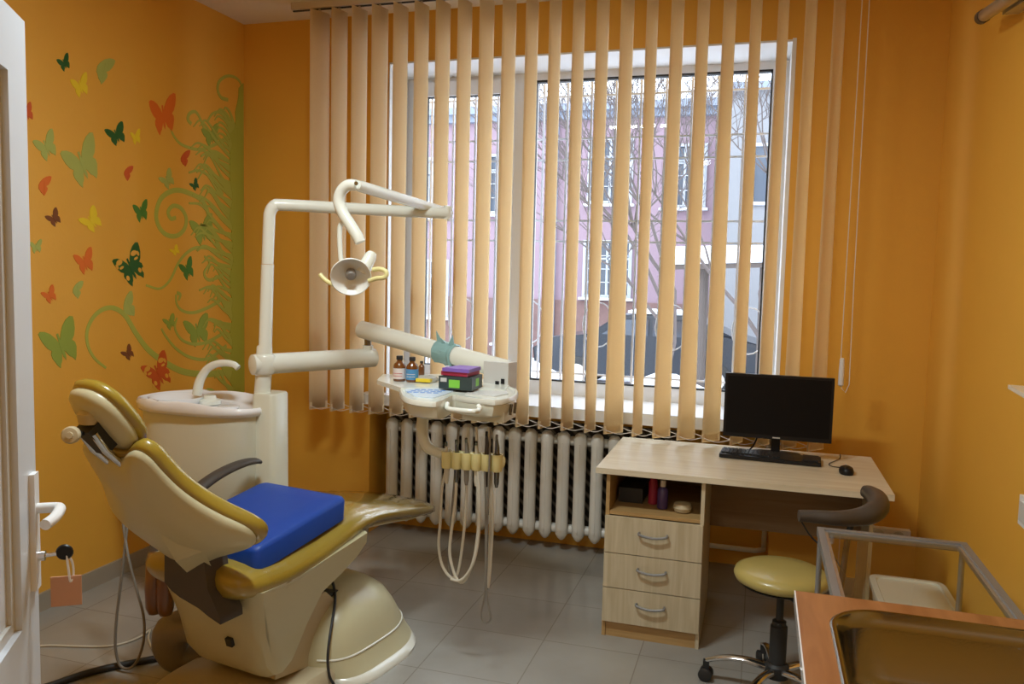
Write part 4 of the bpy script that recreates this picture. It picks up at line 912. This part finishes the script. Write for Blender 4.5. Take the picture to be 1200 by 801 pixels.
def inst(px, m1, m2, top=.13, low=-.10, k=0):
    c0 = hA+hd*px+sd*.018
    h = obj('handpiece', tb([c0+Vector((0, 0, low)), c0+Vector((0, 0, low+.02)), c0+Vector((0, 0, .0)), c0+Vector((0, 0, top-.04)), c0+Vector((.0, -.012, top))], [.006, .010, .0125, .009, .005], 12), m1, TR)
    obj('handpiece_tip', tb([c0+Vector((0, -.012, top-.003)), c0+Vector((.004, -.022, top+.012))], .0055, 10), m2, h)
    return c0
LN = (hB-hA).length
for k, (m1, m2) in enumerate((('hose', 'steel'), ('steel', 'steel'), ('hose_g', 'steel'), ('hose', 'steel'), ('grey', 'black'), ('steel', 'hose_g'))):
    inst((k+.5)/6*LN, m1, m2, top=(.06, .07, .08, .07, .11, .10)[k])
HZ = [[(-1.182,3.020,0.811),(-1.199,3.020,0.732),(-1.204,3.020,0.590),(-1.210,3.020,0.493),(-1.193,3.020,0.409),(-1.155,3.020,0.364),(-1.126,3.020,0.382),(-1.109,3.020,0.480),(-1.097,3.020,0.623),(-1.093,3.020,0.781),(-1.090,3.020,0.990)],[(-1.123,2.980,0.823),(-1.124,2.980,0.715),(-1.137,2.980,0.595),(-1.146,2.980,0.489),(-1.129,2.980,0.410),(-1.103,2.980,0.367),(-1.074,2.980,0.382),(-1.040,2.980,0.477),(-1.025,2.980,0.622),(-1.031,2.980,0.759),(-1.044,2.980,1.001)],[(-1.101,3.050,0.802),(-1.106,3.050,0.702),(-1.111,3.050,0.560),(-1.120,3.050,0.444),(-1.137,3.050,0.373),(-1.159,3.050,0.356),(-1.175,3.050,0.408),(-1.170,3.050,0.553),(-1.156,3.050,0.768),(-1.142,3.050,0.981)],[(-1.029,2.970,0.827),(-1.020,2.970,0.715),(-1.020,2.970,0.577),(-1.036,2.970,0.471),(-1.067,2.970,0.404),(-1.099,2.970,0.375),(-1.136,2.970,0.377)],[(-0.983,3.000,0.824),(-0.984,3.000,0.711),(-0.984,3.000,0.572),(-0.984,3.000,0.432),(-0.986,3.000,0.351),(-0.978,3.000,0.451),(-0.975,3.000,0.660),(-1.001,3.000,1.001)],[(-0.998,2.960,0.832),(-0.990,2.960,0.669),(-0.986,2.960,0.463),(-0.987,2.960,0.342),(-0.999,2.960,0.263),(-0.991,2.960,0.229),(-0.970,2.960,0.226),(-0.960,2.960,0.252),(-0.975,2.960,0.315),(-0.981,2.960,0.395),(-0.982,2.960,0.602),(-0.977,2.960,1.009)]]
for k, (pts_, m_, r_) in enumerate(zip(HZ, ('hose', 'hose', 'hose_g', 'hose', 'hose', 'hose_g'), (.006, .0062, .0055, .0058, .0055, .004))):
    obj('hose', tb(pts_, r_, 8, smooth=4), m_, TR)
b = B()
for q in [(-0.953,2.980,1.062),(-0.929,2.980,1.070),(-0.905,2.980,1.079),(-0.888,2.980,1.087)]: tube(b, [Vector(q)-Vector((0, 0, .02)), Vector(q)+Vector((.004, 0, .022))], .006, 8)
obj('instrument_hooks', b, 'steel', TR)

# things standing on the tray
def bottle(x, y, z, h, r, lab, m_lab, label):
    o = thing('medicine_bottle', label, 'bottle', (x, y, z), 0, 'medicine bottles on the tray shelf')
    obj('glass_body', lathe(B(), [(r*.92, 0), (r, .003), (r, h*.58), (r*.86, h*.68), (r*.45, h*.78), (r*.42, h*.86)], (x, y, z), seg=24), 'amber', o)
    obj('cap', lathe(B(), [(r*.5, h*.85), (r*.52, h*.86), (r*.52, h*.985), (r*.46, h)], (x, y, z), seg=20), 'blackr', o)
    if m_lab:
        l_ = obj('paper_label', lathe(B(), [(r*1.012, h*.10), (r*1.02, h*.10), (r*1.02, h*.52), (r*1.012, h*.52)], (x, y, z), seg=24), m_lab[0], o)
        b = B()
        for t in (.22, .32): tube(b, [(x+r*1.03*math.cos(a), y+r*1.03*math.sin(a), z+h*t) for a in [math.radians(-125+12*i) for i in range(8)]], .0012, 5)
        obj('label_print', b, m_lab[1], l_)
bz = 1.1365
b1 = (-1.460,3.162,1.136); b2 = (-1.401,3.162,1.136); b3 = (-1.448,3.401,1.136)
bottle(b1[0], b1[1], bz, .108, .027, 1, ('label_w', 'label_r'), 'brown glass bottle with white label, leftmost on the tray shelf')
bottle(b2[0], b2[1], bz, .106, .026, 1, ('label_b', 'label_w'), 'brown glass bottle with blue label beside the white labelled bottle')
bottle(b3[0], b3[1]-.03, bz, .066, .014, 1, None, 'smallest brown bottle behind the blue labelled one')
g0 = Vector((-1.222,3.021,1.136)); g1 = Vector((-1.077,3.014,1.136)); g2 = Vector((-1.065,3.259,1.136))
ex = (g1-g0).normalized(); ang = math.atan2(ex.y, ex.x)
gb = thing('glove_box', 'black flat carton with bright green labels on the tray', 'box', tuple(g0), ang)
dep = .135; wid = (g1-g0).length
b = prism(B(), [(0, 0, .001), (wid, 0, .001), (wid-.01, dep, .001), (.02, dep, .001)], (0, 0, .052)); obj('carton', b, 'darkbox', gb, local=True, bevel=.003, smooth=0)
obj('green_label', bx(.045, .092, -.0012, .0006, .008, .040), 'green', gb, local=True, smooth=0); obj('green_label', prism(B(), [(wid-.0045, .04, .012), (wid-.008, .09, .012), (wid-.008, .09, .044), (wid-.0045, .04, .044)], (.0015, 0, 0)), 'green', gb, local=True, smooth=0)
obj('grey_print', bx(.008, .035, -.0012, .0006, .030, .046), 'ltgrey', gb, local=True, smooth=0)
pb = thing('wipes_pack', 'purple topped dark red pack lying on the black carton', 'pack', (g0.x, g0.y, bz+.053), ang+.05)
obj('red_tray', prism(B(), [(.005, .012, .0015), (wid-.022, -.004, .0015), (wid-.012, dep-.02, .0015), (.03, dep-.012, .0015)], (0, 0, .016)), 'red', pb, local=True, bevel=.003)
obj('purple_cover', prism(B(), [(.012, .006, .018), (wid-.014, -.010, .018), (wid-.008, dep-.015, .018), (.040, dep-.008, .018)], (0, 0, .014)), 'purple', pb, local=True, bevel=.003)
k0 = Vector((-1.346,3.190,1.136))
sb = thing('sachet', 'crumpled clear sachet with yellow band between bottles and black carton', 'sachet', (k0.x, k0.y, bz))
rg = random.Random(8); b = B(); Rr = []
for z, s in ((.0005, .8), (.006, 1.0), (.016, .9), (.022, .55), (.024, .1)):
    Rr.append([(k0.x+.052*s*math.cos(t)*(1+rg.uniform(-.15, .15)), k0.y+.045*s*math.sin(t)*(1+rg.uniform(-.15, .15)), bz+z+rg.uniform(0, .006)*(z > .001)) for t in [2*PI*i/16 for i in range(16)]])
loft(b, Rr); obj('bag', b, 'bag', sb, smooth=20)
obj('yellow_band', bx(k0.x-.03, k0.x+.035, k0.y-.047, k0.y-.02, bz+.004, bz+.018), 'yellow', sb, bevel=.003)
# teal film round the balance arm
tm = s0+(s1-s0)*.60
b = B(); rg = random.Random(3); Rr = []
for i, (t, r_) in enumerate(((-.055, .046), (-.045, .052), (-.02, .049), (.01, .052), (.035, .048), (.05, .052), (.058, .046))):
    c0 = tm+d2*t; n1 = d2.cross(Vector((0, 0, 1))).normalized(); n2 = n1.cross(d2)
    Rr.append([c0+(n1*math.cos(a)+n2*math.sin(a))*(r_*(1+rg.uniform(-.04, .08))) for a in [2*PI*k/22 for k in range(22)]])
loft(b, Rr, caps=False)
tf = obj('film_wrap', b, 'teal', smooth=25); tag(tf, 'pale teal plastic film knotted round the white tray arm', 'film wrap')
b = B()
for dx, h_ in ((-.028, .062), (.0, .035), (.034, .058)):
    q = tm+d2*dx+Vector((0, -.02, .035)); prism(b, [q+Vector((-.016, 0, 0)), q+Vector((.018, 0, 0)), q+Vector((.012 if dx > 0 else -.018, -.01, h_))], (0, .006, 0))
obj('film_knot', b, 'teal', tf)

# cables on the floor
tag(obj('power_cable', tb([(q[0], q[1], .014) for q in [(-2.092,2.813,0.012),(-2.125,2.735,0.012),(-2.224,2.676,0.012),(-2.316,2.588,0.012),(-2.400,2.497,0.012),(-2.450,2.421,0.012),(-2.492,2.322,0.012),(-2.547,2.223,0.012)]], .0135, 10, smooth=4), 'blackr'), 'thick black cable running over the floor from the chair base', 'cable')
tag(obj('white_cable', tb([(q[0], q[1], .006) for q in [(-2.859,2.542,0.005),(-2.781,2.587,0.005),(-2.670,2.619,0.005),(-2.555,2.661,0.005),(-2.502,2.723,0.005),(-2.488,2.797,0.005),(-2.497,2.848,0.005),(-2.444,2.778,0.005),(-2.346,2.695,0.005),(-2.262,2.646,0.005),(-2.190,2.625,0.005)]], .0042, 8, smooth=4), 'hose'), 'thin white cable lying on the floor behind the dental chair', 'cable')
hc_ = [(-2.446,2.620,0.691),(-2.412,2.600,0.630),(-2.370,2.570,0.539),(-2.324,2.540,0.451),(-2.280,2.530,0.339),(-2.240,2.520,0.246),(-2.229,2.510,0.166),(-2.250,2.510,0.087),(-2.283,2.510,0.036),(-2.321,2.510,0.019),(-2.353,2.510,0.038),(-2.368,2.510,0.109),(-2.367,2.520,0.227),(-2.353,2.530,0.364),(-2.353,2.550,0.478),(-2.366,2.580,0.571),(-2.374,2.600,0.652),(-2.387,2.620,0.697)]
tag(obj('hanging_hose', tb(hc_, .0055, 8, smooth=4), 'hose_g'), 'grey hose looping down to the floor behind the backrest', 'hose')


# ---------------------------------------------------------------- light
w = bpy.data.worlds.new('overcast_winter_sky'); SC.world = w; w.use_nodes = True; nt = w.node_tree
bg = nt.nodes['Background']; bg.inputs[0].default_value = (.78, .87, 1.0, 1); bg.inputs[1].default_value = 5.5
def area(name, loc, rot, sx, sy, e, col):
    L = bpy.data.lights.new(name, 'AREA'); L.shape = 'RECTANGLE'; L.size = sx; L.size_y = sy; L.energy = e; L.color = col
    o = bpy.data.objects.new(name, L); COL.objects.link(o); o.location = loc; o.rotation_euler = rot; return o
area('ceiling_lamp_light', (-1.15, 1.95, ZC-.09), (0, 0, 0), .56, .16, 44, (.84, .96, .98))
area('hall_fill_light', (-.6, -.8, ZC-.05), (0, 0, 0), .5, .5, 30, (.84, .96, .98))  # added fill from the hall side, no fixture belongs to it

# ---------------------------------------------------------------- camera
cam = bpy.data.cameras.new('camera'); co = bpy.data.objects.new('camera', cam); COL.objects.link(co); SC.camera = co
cam.sensor_width = 36; cam.lens = 36*950.7/1200; cam.clip_start = .02; cam.clip_end = 200
yaw, pit, rol = .29479, .0824, .02414
Fv = Vector((-math.sin(yaw)*math.cos(pit), math.cos(yaw)*math.cos(pit), -math.sin(pit))); rv = Vector((math.cos(yaw), math.sin(yaw), 0)); uv_ = rv.cross(Fv)
c_, s_ = math.cos(rol), math.sin(rol); r2, u2 = c_*rv+s_*uv_, -s_*rv+c_*uv_
co.matrix_world = Matrix(((r2.x, u2.x, -Fv.x, 0), (r2.y, u2.y, -Fv.y, 0), (r2.z, u2.z, -Fv.z, 1.6), (0, 0, 0, 1)))
vs_ = SC.view_settings; vs_.view_transform = 'Standard'; vs_.look = 'None'; vs_.gamma = 1; vs_.exposure = 0; vs_.use_curve_mapping = False
